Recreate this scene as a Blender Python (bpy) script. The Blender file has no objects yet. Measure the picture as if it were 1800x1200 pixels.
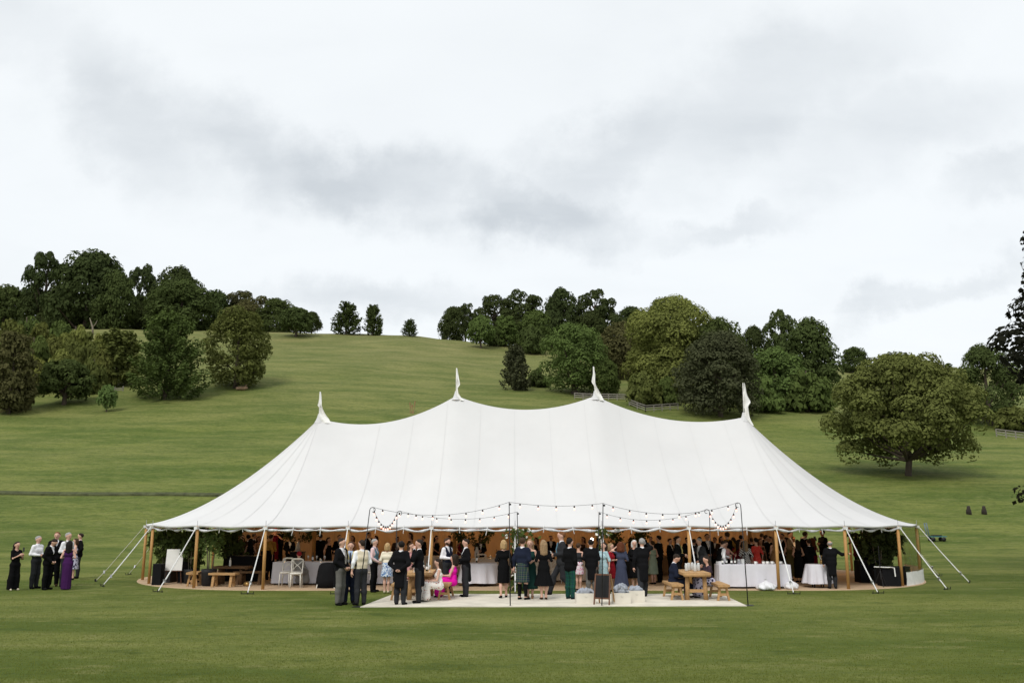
import bpy, math, random
import numpy as np
from math import sin, cos, tan, pi, radians, sqrt, atan2
from mathutils import Vector, Matrix

# ------------------------------------------------------------------ camera, world, sun, exposure
SC = bpy.context.scene
COL = SC.collection
LAMP_W, LAMP_DY = 30.0, 4.4
LENS, PITCH, CAM_H = 31.0, radians(11.13), 2.4
cam_d = bpy.data.cameras.new('camera')
cam_d.lens = LENS; cam_d.sensor_width = 36.0; cam_d.clip_start = 0.1; cam_d.clip_end = 9000.0
cam = bpy.data.objects.new('camera', cam_d); COL.objects.link(cam)
cam.location = (0, 0, CAM_H); cam.rotation_euler = (pi/2 + PITCH, 0, 0)
SC.camera = cam

SUN_EL, SUN_AZ = radians(48), radians(205)      # azimuth clockwise from +Y: behind the camera, a little to the left
sun_d = bpy.data.lights.new('sun', 'SUN')
sun_d.energy = 1.6; sun_d.angle = radians(18); sun_d.color = (1.0, 0.96, 0.90)
sun = bpy.data.objects.new('sun', sun_d); COL.objects.link(sun)
sun.rotation_euler = (pi/2 - SUN_EL, 0, pi - SUN_AZ)
sun.location = (0, -20, 40)

SC.view_settings.view_transform = 'Standard'
SC.view_settings.look = 'None'
SC.view_settings.exposure = 0.25
SC.view_settings.gamma = 1.0
SC.view_settings.use_curve_mapping = False
SC.cycles.max_bounces = 6; SC.cycles.diffuse_bounces = 3; SC.cycles.glossy_bounces = 2
SC.cycles.transmission_bounces = 4; SC.cycles.transparent_max_bounces = 8
SC.cycles.use_denoising = True
SC.cycles.sample_clamp_indirect = 4.0

class NG:
    """small helper to write node graphs as expressions"""
    def __init__(s, tree): s.t = tree; s.n = tree.nodes; s.l = tree.links
    def node(s, typ, **kw):
        nd = s.n.new(typ)
        for k, v in kw.items(): setattr(nd, k, v)
        return nd
    def put(s, sock, v):
        if isinstance(v, bpy.types.NodeSocket): s.l.new(v, sock)
        elif v is not None: sock.default_value = v
    def m(s, op, a, b=None, c=None, clamp=False):
        nd = s.node('ShaderNodeMath', operation=op); nd.use_clamp = clamp
        s.put(nd.inputs[0], a); s.put(nd.inputs[1], b); s.put(nd.inputs[2], c)
        return nd.outputs[0]
    def vm(s, op, a, b=None):
        nd = s.node('ShaderNodeVectorMath', operation=op)
        s.put(nd.inputs[0], a); s.put(nd.inputs[1], b)
        return nd.outputs['Value'] if op in ('LENGTH', 'DOT_PRODUCT') else nd.outputs[0]
    def mapr(s, v, a, b, c=0.0, d=1.0, smooth=False):
        nd = s.node('ShaderNodeMapRange'); nd.interpolation_type = 'SMOOTHSTEP' if smooth else 'LINEAR'
        s.put(nd.inputs[0], v)
        for i, q in enumerate((a, b, c, d)): s.put(nd.inputs[i+1], q)
        return nd.outputs[0]
    def noise(s, vec, scale, detail=4.0, rough=0.55, dist=0.0):
        nd = s.node('ShaderNodeTexNoise'); s.put(nd.inputs['Vector'], vec)
        nd.inputs['Scale'].default_value = scale; nd.inputs['Detail'].default_value = detail
        nd.inputs['Roughness'].default_value = rough; nd.inputs['Distortion'].default_value = dist
        return nd.outputs[0]
    def mix(s, f, a, b, blend='MIX'):
        nd = s.node('ShaderNodeMix'); nd.data_type = 'RGBA'; nd.blend_type = blend
        s.put(nd.inputs[0], f); s.put(nd.inputs[6], col4(a)); s.put(nd.inputs[7], col4(b))
        return nd.outputs[2]
    def mapping(s, vec, scale=(1, 1, 1), rot=(0, 0, 0), loc=(0, 0, 0)):
        nd = s.node('ShaderNodeMapping'); s.put(nd.inputs[0], vec)
        nd.inputs[1].default_value = loc; nd.inputs[2].default_value = rot; nd.inputs[3].default_value = scale
        return nd.outputs[0]

def col4(c):
    if isinstance(c, (tuple, list)): return (*c[:3], 1.0)
    return c

# the overcast sky: a clear daylight sky almost wholly hidden by a bright cloud sheet with darker bands in it
world = bpy.data.worlds.new('World'); SC.world = world; world.use_nodes = True
g = NG(world.node_tree); g.n.clear()
sky = g.node('ShaderNodeTexSky', sky_type='NISHITA'); sky.sun_disc = False
sky.sun_elevation = SUN_EL; sky.sun_rotation = SUN_AZ
bg_sky = g.node('ShaderNodeBackground'); g.l.new(sky.outputs[0], bg_sky.inputs[0]); bg_sky.inputs[1].default_value = 0.1
tc = g.node('ShaderNodeTexCoord')
sx = g.node('ShaderNodeSeparateXYZ'); g.l.new(tc.outputs['Generated'], sx.inputs[0])
dx, dy, dz = sx.outputs
zc = g.m('MAXIMUM', dz, 0.0)
den = g.m('ADD', zc, 0.22)
cx = g.node('ShaderNodeCombineXYZ')                       # the cloud sheet as a level layer overhead
g.put(cx.inputs[0], g.m('DIVIDE', dx, den)); g.put(cx.inputs[1], g.m('DIVIDE', dy, den))
plane = cx.outputs[0]
n_big = g.noise(g.mapping(plane, (0.8, 1.15, 1)), 1.1, 6, 0.52, 0.15)
n_fine = g.noise(g.mapping(plane, (1.0, 1.6, 1), loc=(3.1, 7.7, 0)), 3.2, 7, 0.55, 0.2)
# the long dark cloud band, in the tangent directions (x/y, z/y) of the northern sky
yy = g.m('MAXIMUM', dy, 0.05)
cu = g.node('ShaderNodeCombineXYZ'); g.put(cu.inputs[0], g.m('DIVIDE', dx, yy)); g.put(cu.inputs[1], g.m('DIVIDE', dz, yy))
warp = g.node('ShaderNodeTexNoise'); warp.noise_dimensions = '3D'
g.put(warp.inputs['Vector'], cu.outputs[0]); warp.inputs['Scale'].default_value = 5.5; warp.inputs['Detail'].default_value = 9.0; warp.inputs['Roughness'].default_value = 0.62
wv = g.vm('MULTIPLY', g.vm('SUBTRACT', warp.outputs['Color'], (0.5, 0.5, 0.5)), (0.26, 0.20, 0.0))
uv = g.vm('ADD', cu.outputs[0], wv)
def skyuv(px, py):
    x = (px-900)/1550; y = (600-py)/1550
    Y = cos(PITCH) - y*sin(PITCH); Z = sin(PITCH) + y*cos(PITCH)
    return x/Y, Z/Y
band = None
for (px, py, rot, a, b, w) in ((230, 190, -42, 260, 120, 0.70), (400, 240, -30, 260, 110, 0.75), (640, 315, -14, 270, 95, 1.0),
                            (930, 372, -12, 230, 70, 1.0), (1080, 265, 30, 330, 105, 0.8), (1330, 165, 26, 420, 150, 0.62), (1560, 230, 10, 330, 130, 0.45),
                            (1250, 395, 16, 230, 34, 0.45), (1760, 330, 20, 150, 60, 0.6), (1640, 520, 16, 260, 36, 0.55),
                            (640, 540, 3, 280, 48, 0.6), (40, 60, -40, 260, 110, 0.35), (480, 300, -40, 110, 34, 0.5)):
    u0, v0 = skyuv(px, py)
    d = g.vm('SUBTRACT', uv, (u0, v0, 0.0))
    d = g.mapping(d, rot=(0, 0, radians(-rot)))
    d = g.vm('MULTIPLY', d, (1550.0/a, 1550.0/b, 0.0))
    e = g.m('MULTIPLY', g.mapr(g.vm('LENGTH', d), 1.28, 0.15, smooth=True), w)
    band = e if band is None else g.m('MAXIMUM', band, e)
band = g.m('MULTIPLY', band, g.mapr(dy, 0.05, 0.4))
shade = g.m('ADD', g.m('MULTIPLY', g.mapr(n_big, 0.42, 0.72, smooth=True), 0.45), g.m('MULTIPLY', g.mapr(n_fine, 0.45, 0.75, smooth=True), 0.20))
shade = g.m('ADD', g.m('MULTIPLY', shade, 0.42), g.m('MULTIPLY', band, g.mapr(n_fine, 0.3, 0.65, 0.6, 1.0)), clamp=True)
cloud = g.mix(shade, (0.845, 0.874, 0.888), (0.570, 0.606, 0.634))
cloud = g.mix(g.mapr(zc, 0.30, 0.0, smooth=True), cloud, g.mix(0.35, cloud, (0.84, 0.83, 0.815)))
bg_cl = g.node('ShaderNodeBackground'); g.put(bg_cl.inputs[0], cloud)
g.put(bg_cl.inputs[1], g.mapr(dz, 0.5, 1.0, 1.0, 1.18))
mixs = g.node('ShaderNodeMixShader'); mixs.inputs[0].default_value = 0.9
g.l.new(bg_sky.outputs[0], mixs.inputs[1]); g.l.new(bg_cl.outputs[0], mixs.inputs[2])
outw = g.node('ShaderNodeOutputWorld'); g.l.new(mixs.outputs[0], outw.inputs[0])

# ------------------------------------------------------------------ where things stand (metres; the camera looks along +Y)
def ray(px, py):
    x = (px-900)/1550.0; y = (600-py)/1550.0
    return Vector((x, cos(PITCH) - y*sin(PITCH), sin(PITCH) + y*cos(PITCH)))
def at(px, py, Y):
    r = ray(px, py); t = Y/r.y
    return Vector((r.x*t, Y, CAM_H + r.z*t))
def gnd(px, py, z=0.0):                       # the point of the level lawn seen there
    r = ray(px, py); t = (z-CAM_H)/r.z
    return Vector((r.x*t, r.y*t, z))

# ------------------------------------------------------------------ mesh helpers
def link(o, parent=None):
    COL.objects.link(o)
    if parent is not None: o.parent = parent
    return o
def raw_mesh(name, V, Fq=None, smooth=False, mats=(), Ft=None, mi=None):
    V = np.asarray(V, dtype=np.float32).reshape(-1, 3)
    me = bpy.data.meshes.new(name)
    parts, tot, start = [], [], []
    n = 0
    for F, k in ((Fq, 4), (Ft, 3)):
        if F is not None and len(F):
            F = np.asarray(F, dtype=np.int32).reshape(-1, k)
            parts.append(F.ravel()); start.append(n + k*np.arange(len(F), dtype=np.int32)); tot.append(np.full(len(F), k, np.int32))
            n += k*len(F)
    loops = np.concatenate(parts); starts = np.concatenate(start); tots = np.concatenate(tot)
    me.vertices.add(len(V)); me.vertices.foreach_set('co', V.ravel())
    me.loops.add(len(loops)); me.loops.foreach_set('vertex_index', loops)
    me.polygons.add(len(starts)); me.polygons.foreach_set('loop_start', starts); me.polygons.foreach_set('loop_total', tots)
    if mi is not None: me.polygons.foreach_set('material_index', np.asarray(mi, np.int32))
    me.polygons.foreach_set('use_smooth', np.full(len(starts), smooth, dtype=bool))
    for m in mats: me.materials.append(m)
    me.update(calc_edges=True); me.validate()
    return me
def obj(name, me, parent=None, loc=None):
    o = bpy.data.objects.new(name, me)
    if loc is not None: o.location = loc
    return link(o, parent)
def empty(name, loc=(0, 0, 0), rz=0.0):
    o = bpy.data.objects.new(name, None); o.location = loc; o.rotation_euler = (0, 0, rz); o.empty_display_size = 0.2
    return link(o)
def tag(o, label=None, cat=None, group=None, kind=None):
    if label: o['label'] = label
    if cat: o['category'] = cat
    if group: o['group'] = group
    if kind: o['kind'] = kind
    return o
def copy_tree(o, parent=None):
    c = o.copy(); COL.objects.link(c); c.parent = parent
    for ch in list(o.children): copy_tree(ch, c)
    return c

class MB:
    """collects boxes, tubes, lathes and strips; build() links them as one mesh object"""
    def __init__(s): s.v = []; s.f = []
    def add(s, vs, fs):
        b = len(s.v); s.v += [tuple(q) for q in vs]; s.f += [tuple(b+i for i in f) for f in fs]; return s
    def box(s, c, d, rz=0.0, rx=0.0, ry=0.0, tx=1.0, ty=1.0):
        R = Matrix.Rotation(rz, 3, 'Z') @ Matrix.Rotation(ry, 3, 'Y') @ Matrix.Rotation(rx, 3, 'X')
        vs = []
        for k in (-1, 1):
            for (a, b) in ((-1, -1), (1, -1), (1, 1), (-1, 1)):
                q = R @ Vector((a*d[0]/2*(tx if k > 0 else 1), b*d[1]/2*(ty if k > 0 else 1), k*d[2]/2))
                vs.append(q + Vector(c))
        return s.add(vs, [(3, 2, 1, 0), (4, 5, 6, 7), (0, 1, 5, 4), (1, 2, 6, 5), (2, 3, 7, 6), (3, 0, 4, 7)])
    def bar(s, a, b, w, h):                              # a squared bar from a to b
        a = Vector(a); b = Vector(b); d = (b-a).normalized()
        u = d.cross(Vector((0, 0, 1)))
        if u.length < 1e-3: u = Vector((1, 0, 0))
        u.normalize(); n = u.cross(d)
        vs = [p + u*(i*w/2) + n*(j*h/2) for p in (a, b) for (i, j) in ((-1, -1), (1, -1), (1, 1), (-1, 1))]
        return s.add(vs, [(3, 2, 1, 0), (4, 5, 6, 7), (0, 1, 5, 4), (1, 2, 6, 5), (2, 3, 7, 6), (3, 0, 4, 7)])
    def tube(s, pts, r, n=7, cap=True):
        pts = [Vector(p) for p in pts]; m = len(pts)
        rs = r if isinstance(r, (list, tuple)) else [r]*m
        vs = []; u = None
        for i, p in enumerate(pts):
            d = (pts[min(i+1, m-1)] - pts[max(i-1, 0)])
            d = d.normalized() if d.length > 1e-9 else Vector((0, 0, 1))
            if u is None:
                u = d.cross(Vector((0, 0, 1)) if abs(d.z) < 0.9 else Vector((1, 0, 0)))
            else: u = u - d*u.dot(d)
            u.normalize(); w = d.cross(u)
            for k in range(n):
                a = 2*pi*k/n; vs.append(p + (u*cos(a) + w*sin(a))*rs[i])
        fs = [(i*n+k, i*n+(k+1) % n, (i+1)*n+(k+1) % n, (i+1)*n+k) for i in range(m-1) for k in range(n)]
        if cap: fs += [tuple(range(n-1, -1, -1)), tuple((m-1)*n+k for k in range(n))]
        return s.add(vs, fs)
    def lathe(s, prof, c=(0, 0, 0), n=16, wob=None, cap=True):
        vs = []
        for (r, z) in prof:
            for k in range(n):
                a = 2*pi*k/n; q = r*(1+(wob(a, z) if wob else 0))
                vs.append((c[0]+q*cos(a), c[1]+q*sin(a), c[2]+z))
        m = len(prof)
        fs = [(i*n+k, i*n+(k+1) % n, (i+1)*n+(k+1) % n, (i+1)*n+k) for i in range(m-1) for k in range(n)]
        if cap: fs += [tuple(range(n-1, -1, -1)), tuple((m-1)*n+k for k in range(n))]
        return s.add(vs, fs)
    def build(s, name, m, parent=None, smooth=False, loc=None):
        me = bpy.data.meshes.new(name); me.from_pydata([tuple(q) for q in s.v], [], s.f)
        if m is not None: me.materials.append(m)
        if smooth: me.polygons.foreach_set('use_smooth', [True]*len(me.polygons))
        me.update()
        return obj(name, me, parent, loc)

# ------------------------------------------------------------------ materials
_M = {}
def mat(name, c, rough=0.75, var=0.12, scale=6.0, bump=0.0, bscale=40.0, spec=0.3, metal=0.0, stretch=(1, 1, 1), sheen=0.0, emit=None):
    if name in _M: return _M[name]
    m = bpy.data.materials.new(name); m.use_nodes = True
    g = NG(m.node_tree); b = g.n['Principled BSDF']
    tcn = g.node('ShaderNodeTexCoord'); v = g.mapping(tcn.outputs['Object'], stretch)
    if var > 0:
        f = g.mapr(g.noise(v, scale, 5), 0.3, 0.7)
        cc = g.mix(f, tuple(q*(1-var) for q in c), tuple(min(1, q*(1+var)) for q in c))
        g.put(b.inputs['Base Color'], cc)
    else: b.inputs['Base Color'].default_value = col4(c)
    b.inputs['Roughness'].default_value = rough; b.inputs['Metallic'].default_value = metal
    b.inputs['Specular IOR Level'].default_value = spec
    if sheen: b.inputs['Sheen Weight'].default_value = sheen
    if bump > 0:
        bn = g.node('ShaderNodeBump'); bn.inputs['Strength'].default_value = bump; bn.inputs['Distance'].default_value = 0.02
        g.put(bn.inputs['Height'], g.noise(v, bscale, 4)); g.l.new(bn.outputs[0], b.inputs['Normal'])
    if emit:
        b.inputs['Emission Color'].default_value = col4(emit[0]); b.inputs['Emission Strength'].default_value = emit[1]
    _M[name] = m
    return m
def leaf_mat(name, c, var=0.26, trans=0.18):
    """leaves: each its own tint, thin enough to pass a little light"""
    if name in _M: return _M[name]
    m = bpy.data.materials.new(name); m.use_nodes = True
    g = NG(m.node_tree); g.n.clear()
    geo = g.node('ShaderNodeNewGeometry')
    oi = g.node('ShaderNodeObjectInfo')
    tcn = g.node('ShaderNodeTexCoord')
    f = g.m('ADD', g.m('MULTIPLY', geo.outputs['Random Per Island'], 0.45), g.m('MULTIPLY', g.mapr(g.noise(tcn.outputs['Object'], 2.2, 3), 0.35, 0.65), 0.55))
    c1 = g.mix(f, tuple(q*(1-var) for q in c), (c[0]*(1+var*1.15), c[1]*(1+var), c[2]*(1+var*0.7)))
    c2 = g.mix(g.m('MULTIPLY', oi.outputs['Random'], 0.35), c1, (c[0]*1.25, c[1]*1.0, c[2]*0.8))
    d = g.node('ShaderNodeBsdfDiffuse'); g.put(d.inputs[0], c2); d.inputs['Roughness'].default_value = 0.3
    t = g.node('ShaderNodeBsdfTranslucent'); g.put(t.inputs[0], g.mix(0.4, c2, (c[0]*1.3, c[1]*1.4, c[2]*0.6)))
    mx = g.node('ShaderNodeMixShader'); mx.inputs[0].default_value = trans
    g.l.new(d.outputs[0], mx.inputs[1]); g.l.new(t.outputs[0], mx.inputs[2])
    o = g.node('ShaderNodeOutputMaterial'); g.l.new(mx.outputs[0], o.inputs[0])
    _M[name] = m
    return m

# ------------------------------------------------------------------ the terrain: level lawn, park slope, hill crest
PY_ = np.array([-400, 46, 55, 62, 70, 77, 90, 125, 150, 185, 220, 250, 268, 300, 400, 700, 1500, 6000], float)
PZ_ = np.array([0, 0, .35, 1.1, 2.35, 4.0, 6.4, 14.7, 22.0, 32.6, 43.3, 53.0, 57.0, 58.5, 55, 45, 40, 30], float)
SX_ = np.array([-400, -120, -60, -30, -8, 50, 100, 200, 500], float)
SS_ = np.array([1.04, 1.035, 1.015, 1.0, .955, .88, .83, .80, .78], float)
def _smooth_profile():
    Y = np.arange(-400, 6001, 1.0); Z = np.interp(Y, PY_, PZ_)
    k = np.ones(13)/13; Zs = np.convolve(np.pad(Z, 6, mode='edge'), k, 'valid')
    return Y, np.where(Y < 420, Zs, Z)
_PY, _PZ = _smooth_profile()
def terrain(x, y):
    x = np.asarray(x, float); y = np.asarray(y, float)
    z = np.interp(y, _PY, _PZ)*(1 + (np.interp(x, SX_, SS_)-1)*np.clip((y-46)/60, 0, 1))
    hill = np.clip((y-56)/60, 0, 1)
    z = z + hill*(0.35*np.sin(x*0.045+1.3)*np.sin(y*0.06) + 0.16*np.sin(x*0.13+y*0.05)*np.sin(y*0.19+0.8) + 0.10*np.sin(x*0.31-y*0.27))
    # a low terrace step across the park on the left, with a fainter one on the right
    yb = 77.5 + 0.25*np.sin(x*0.09)
    step = np.clip((y-yb)/0.35, 0, 1)*np.clip((130-y)/50, 0, 1)
    z = z + 0.22*step*np.clip((-x-2)/8, 0, 1)
    return z
def tz(x, y): return float(terrain(x, y))
def hit(px, py):                             # where the ground is seen at that direction
    r = ray(px, py); prev = None
    for Y in np.arange(20, 330, 0.5):
        x = r.x/r.y*Y; z = CAM_H + r.z/r.y*Y
        if z <= tz(x, Y): return Vector((x, Y, tz(x, Y)))
    Y = 262.0
    return Vector((r.x/r.y*Y, Y, tz(r.x/r.y*Y, Y)))

def axis(*segs):
    out = []
    for (a, b, d) in segs: out += list(np.arange(a, b-1e-6, d))
    return np.array(out + [segs[-1][1]])
gx = axis((-3000, -600, 200), (-600, -160, 20), (-160, 160, 2.0), (160, 600, 20), (600, 3000, 200))
gy = axis((-300, 0, 20), (0, 44, 2.0), (44, 76, 1.0), (76, 79, 0.12), (79, 130, 1.0), (130, 300, 2.0), (300, 600, 20), (600, 6000, 200))
GX, GY = np.meshgrid(gx, gy)
GZ = terrain(GX, GY)
nx_, ny_ = len(gx), len(gy)
ii, jj = np.meshgrid(np.arange(nx_-1), np.arange(ny_-1))
q0 = (jj*nx_+ii).ravel()
m_ground = bpy.data.materials.new('grass_ground'); m_ground.use_nodes = True
g = NG(m_ground.node_tree); b = g.n['Principled BSDF']
geo = g.node('ShaderNodeNewGeometry'); P = geo.outputs['Position']
sp = g.node('ShaderNodeSeparateXYZ'); g.l.new(P, sp.inputs[0])
n1 = g.noise(g.mapping(P, (0.35, 1.0, 1)), 0.22, 5, 0.6)                 # broad mottling
n2 = g.noise(g.mapping(P, (0.42, 1.0, 1)), 1.3, 8, 0.72)                 # streaks across the slope
n3 = g.noise(g.mapping(P, (0.55, 1.0, 1)), 9.0, 5, 0.7)                  # tufts
n5 = g.noise(g.mapping(P, (0.7, 1.0, 1), loc=(3, 9, 0)), 2.6, 9, 0.78)                 # rough long grass
n4 = g.noise(g.mapping(P, (0.5, 1.0, 1), loc=(20, 4, 0)), 0.06, 4, 0.55)
lawn = g.mix(g.mapr(n1, 0.40, 0.60), (0.087, 0.121, 0.020), (0.174, 0.192, 0.047))
lawn = g.mix(g.m('MULTIPLY', g.mapr(n2, 0.52, 0.66, smooth=True), 0.65), lawn, (0.227, 0.226, 0.080))
lawn = g.mix(g.m('MULTIPLY', g.mapr(n2, 0.47, 0.34, smooth=True), 0.75), lawn, (0.053, 0.085, 0.015))
mead = g.mix(g.mapr(n1, 0.40, 0.62), (0.083, 0.121, 0.020), (0.165, 0.188, 0.043))
mead = g.mix(g.m('MULTIPLY', g.mapr(n2, 0.5, 0.66, smooth=True), 0.6), mead, (0.180, 0.194, 0.064))
mead = g.mix(g.m('MULTIPLY', g.mapr(n2, 0.48, 0.34, smooth=True), 0.65), mead, (0.053, 0.089, 0.018))
dry = g.mix(g.mapr(n1, 0.38, 0.62), (0.146, 0.158, 0.051), (0.228, 0.215, 0.086))
dry = g.mix(g.m('MULTIPLY', g.mapr(n2, 0.47, 0.33, smooth=True), 0.6), dry, (0.092, 0.111, 0.034))
hillf = g.m('ADD', g.mapr(sp.outputs[1], 95, 270), g.m('MULTIPLY', g.m('SUBTRACT', n4, 0.5), 0.9), clamp=True)
c = g.mix(g.mapr(sp.outputs[1], 48, 72), lawn, mead)
c = g.mix(hillf, c, dry)
c = g.mix(g.m('MULTIPLY', g.mapr(n3, 0.45, 0.66), 0.6), c, g.mix(0.6, c, (0.03, 0.045, 0.012)))
rough_f = g.mapr(sp.outputs[1], 45, 70, 0.25, 0.8)
c = g.mix(g.m('MULTIPLY', g.mapr(n5, 0.50, 0.40), rough_f), c, g.mix(0.45, c, (0.022, 0.036, 0.008)))
c = g.mix(g.m('MULTIPLY', g.mapr(n5, 0.53, 0.63), g.m('MULTIPLY', rough_f, 0.45)), c, (0.185, 0.195, 0.070))
g.put(b.inputs['Base Color'], c); b.inputs['Roughness'].default_value = 0.9; b.inputs['Specular IOR Level'].default_value = 0.1
bn = g.node('ShaderNodeBump'); bn.inputs['Strength'].default_value = 0.6; bn.inputs['Distance'].default_value = 0.12
g.put(bn.inputs['Height'], g.m('ADD', g.m('ADD', g.m('MULTIPLY', n2, 1.2), g.m('MULTIPLY', n3, 0.7)), g.m('MULTIPLY', n5, 1.6))); g.l.new(bn.outputs[0], b.inputs['Normal'])
tag(obj('ground', raw_mesh('ground', np.stack([GX, GY, GZ], -1).reshape(-1, 3), np.stack([q0, q0+1, q0+nx_+1, q0+nx_], -1), True, [m_ground])), kind='structure')

# bare earth on the face of the terrace step
m_soil = mat('soil', (0.058, 0.066, 0.026), 0.95, 0.4, 2.0, 0.4, 12)
V = []; xs_ = np.arange(-90, -4.9, 0.8)
for i, x in enumerate(xs_):
    yb = 77.5 + 0.25*sin(x*0.09); hgt = 0.17 + 0.06*sin(i*1.7)*sin(i*0.37)
    V += [(x, yb-0.10, tz(x, yb-0.10)+0.01), (x, yb-0.06, tz(x, yb)+hgt*0.75), (x, yb+0.42, tz(x, yb+0.42)+0.02)]
n = len(xs_); F = []
for i in range(n-1):
    for k in range(2): F.append((i*3+k, (i+1)*3+k, (i+1)*3+k+1, i*3+k+1))
tag(obj('earth_bank', raw_mesh('earth_bank', V, F, False, [m_soil])), kind='structure')

# grass that can be seen as blades: short mown lawn in front, rough tussocks on the slope
def blades(name, X, Y, hmin, hmax, w, c, seed, lean=0.5):
    rs = np.random.RandomState(seed); N = len(X)
    Z = terrain(X, Y); a = rs.uniform(0, 2*pi, N); h = rs.uniform(hmin, hmax, N)
    la = rs.uniform(0, 2*pi, N); lm = h*lean*rs.uniform(0.2, 1.2, N)
    ww = w*rs.uniform(0.6, 1.3, N)
    V = np.empty((N, 3, 3), np.float32)
    V[:, 0] = np.stack([X-np.cos(a)*ww, Y-np.sin(a)*ww, Z-0.005], -1)
    V[:, 1] = np.stack([X+np.cos(a)*ww, Y+np.sin(a)*ww, Z-0.005], -1)
    V[:, 2] = np.stack([X+np.cos(la)*lm, Y+np.sin(la)*lm, Z+h], -1)
    me = raw_mesh(name, V, None, False, [c], Ft=np.arange(3*N).reshape(-1, 3))
    return tag(obj(name, me), kind='stuff')
rs = np.random.RandomState(5)
m_blade = leaf_mat('grass_blade', (0.142, 0.176, 0.045), 0.3, 0.4)
N = 420000
Yb = 12.5 + 40*rs.rand(N)**2.2; Xb = rs.uniform(-1, 1, N)*(Yb*0.62+1)
pn = np.sin(Xb*1.1+Yb*2.3)*np.sin(Xb*0.37-Yb*1.1)+0.6*np.sin(Xb*2.9+Yb*4.1)
keep = (rs.rand(N) < np.clip(0.85+0.2*pn, 0.5, 1)) & ~((Yb > 24.1) & (Yb < 28.3) & (Xb > -4.2) & (Xb < 6.7)) & ~((Yb > 29.5) & (Yb < 43) & (np.abs(Xb-.8) < 15.4)) & (rs.rand(N) < np.clip((50-Yb)/14, 0, 1))
blades('lawn_grass', Xb[keep], Yb[keep], 0.010, 0.028, 0.006, m_blade, 6, 1.2)
# ------------------------------------------------------------------ trees
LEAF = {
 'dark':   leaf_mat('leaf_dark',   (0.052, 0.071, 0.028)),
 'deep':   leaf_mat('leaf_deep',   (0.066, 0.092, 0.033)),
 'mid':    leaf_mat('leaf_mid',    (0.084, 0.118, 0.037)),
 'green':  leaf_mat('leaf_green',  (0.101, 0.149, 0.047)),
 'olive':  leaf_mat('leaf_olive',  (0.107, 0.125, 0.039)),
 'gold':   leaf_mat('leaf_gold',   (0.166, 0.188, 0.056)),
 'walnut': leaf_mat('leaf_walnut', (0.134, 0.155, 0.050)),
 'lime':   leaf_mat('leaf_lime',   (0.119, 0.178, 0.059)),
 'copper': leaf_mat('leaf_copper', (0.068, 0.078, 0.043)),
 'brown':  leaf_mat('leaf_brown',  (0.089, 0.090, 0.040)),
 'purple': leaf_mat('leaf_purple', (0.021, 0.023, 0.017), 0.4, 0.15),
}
m_bark = mat('bark', (0.075, 0.058, 0.042), 0.9, 0.35, 3.0, 0.5, 14)
m_bare = mat('bare_wood', (0.20, 0.17, 0.13), 0.9, 0.3, 3.0)

def leaf_quads(pos, nrm, size, rs):
    """rhombic leaf sprays at pos facing nrm"""
    N = len(pos)
    nrm = nrm/np.maximum(np.linalg.norm(nrm, axis=1, keepdims=True), 1e-6)
    r = rs.normal(size=(N, 3)); u = r - nrm*np.sum(r*nrm, 1, keepdims=True)
    u /= np.maximum(np.linalg.norm(u, axis=1, keepdims=True), 1e-6)
    w = np.cross(nrm, u)
    L = (size*rs.uniform(0.4, 1.0, N)**1.5*1.75)[:, None]; B = L*rs.uniform(0.45, 0.75, N)[:, None]
    V = np.stack([pos-u*L, pos-w*B+nrm*B*0.3, pos+u*L, pos+w*B-nrm*B*0.15], 1)
    return V.reshape(-1, 3), np.arange(4*N).reshape(-1, 4)

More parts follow.
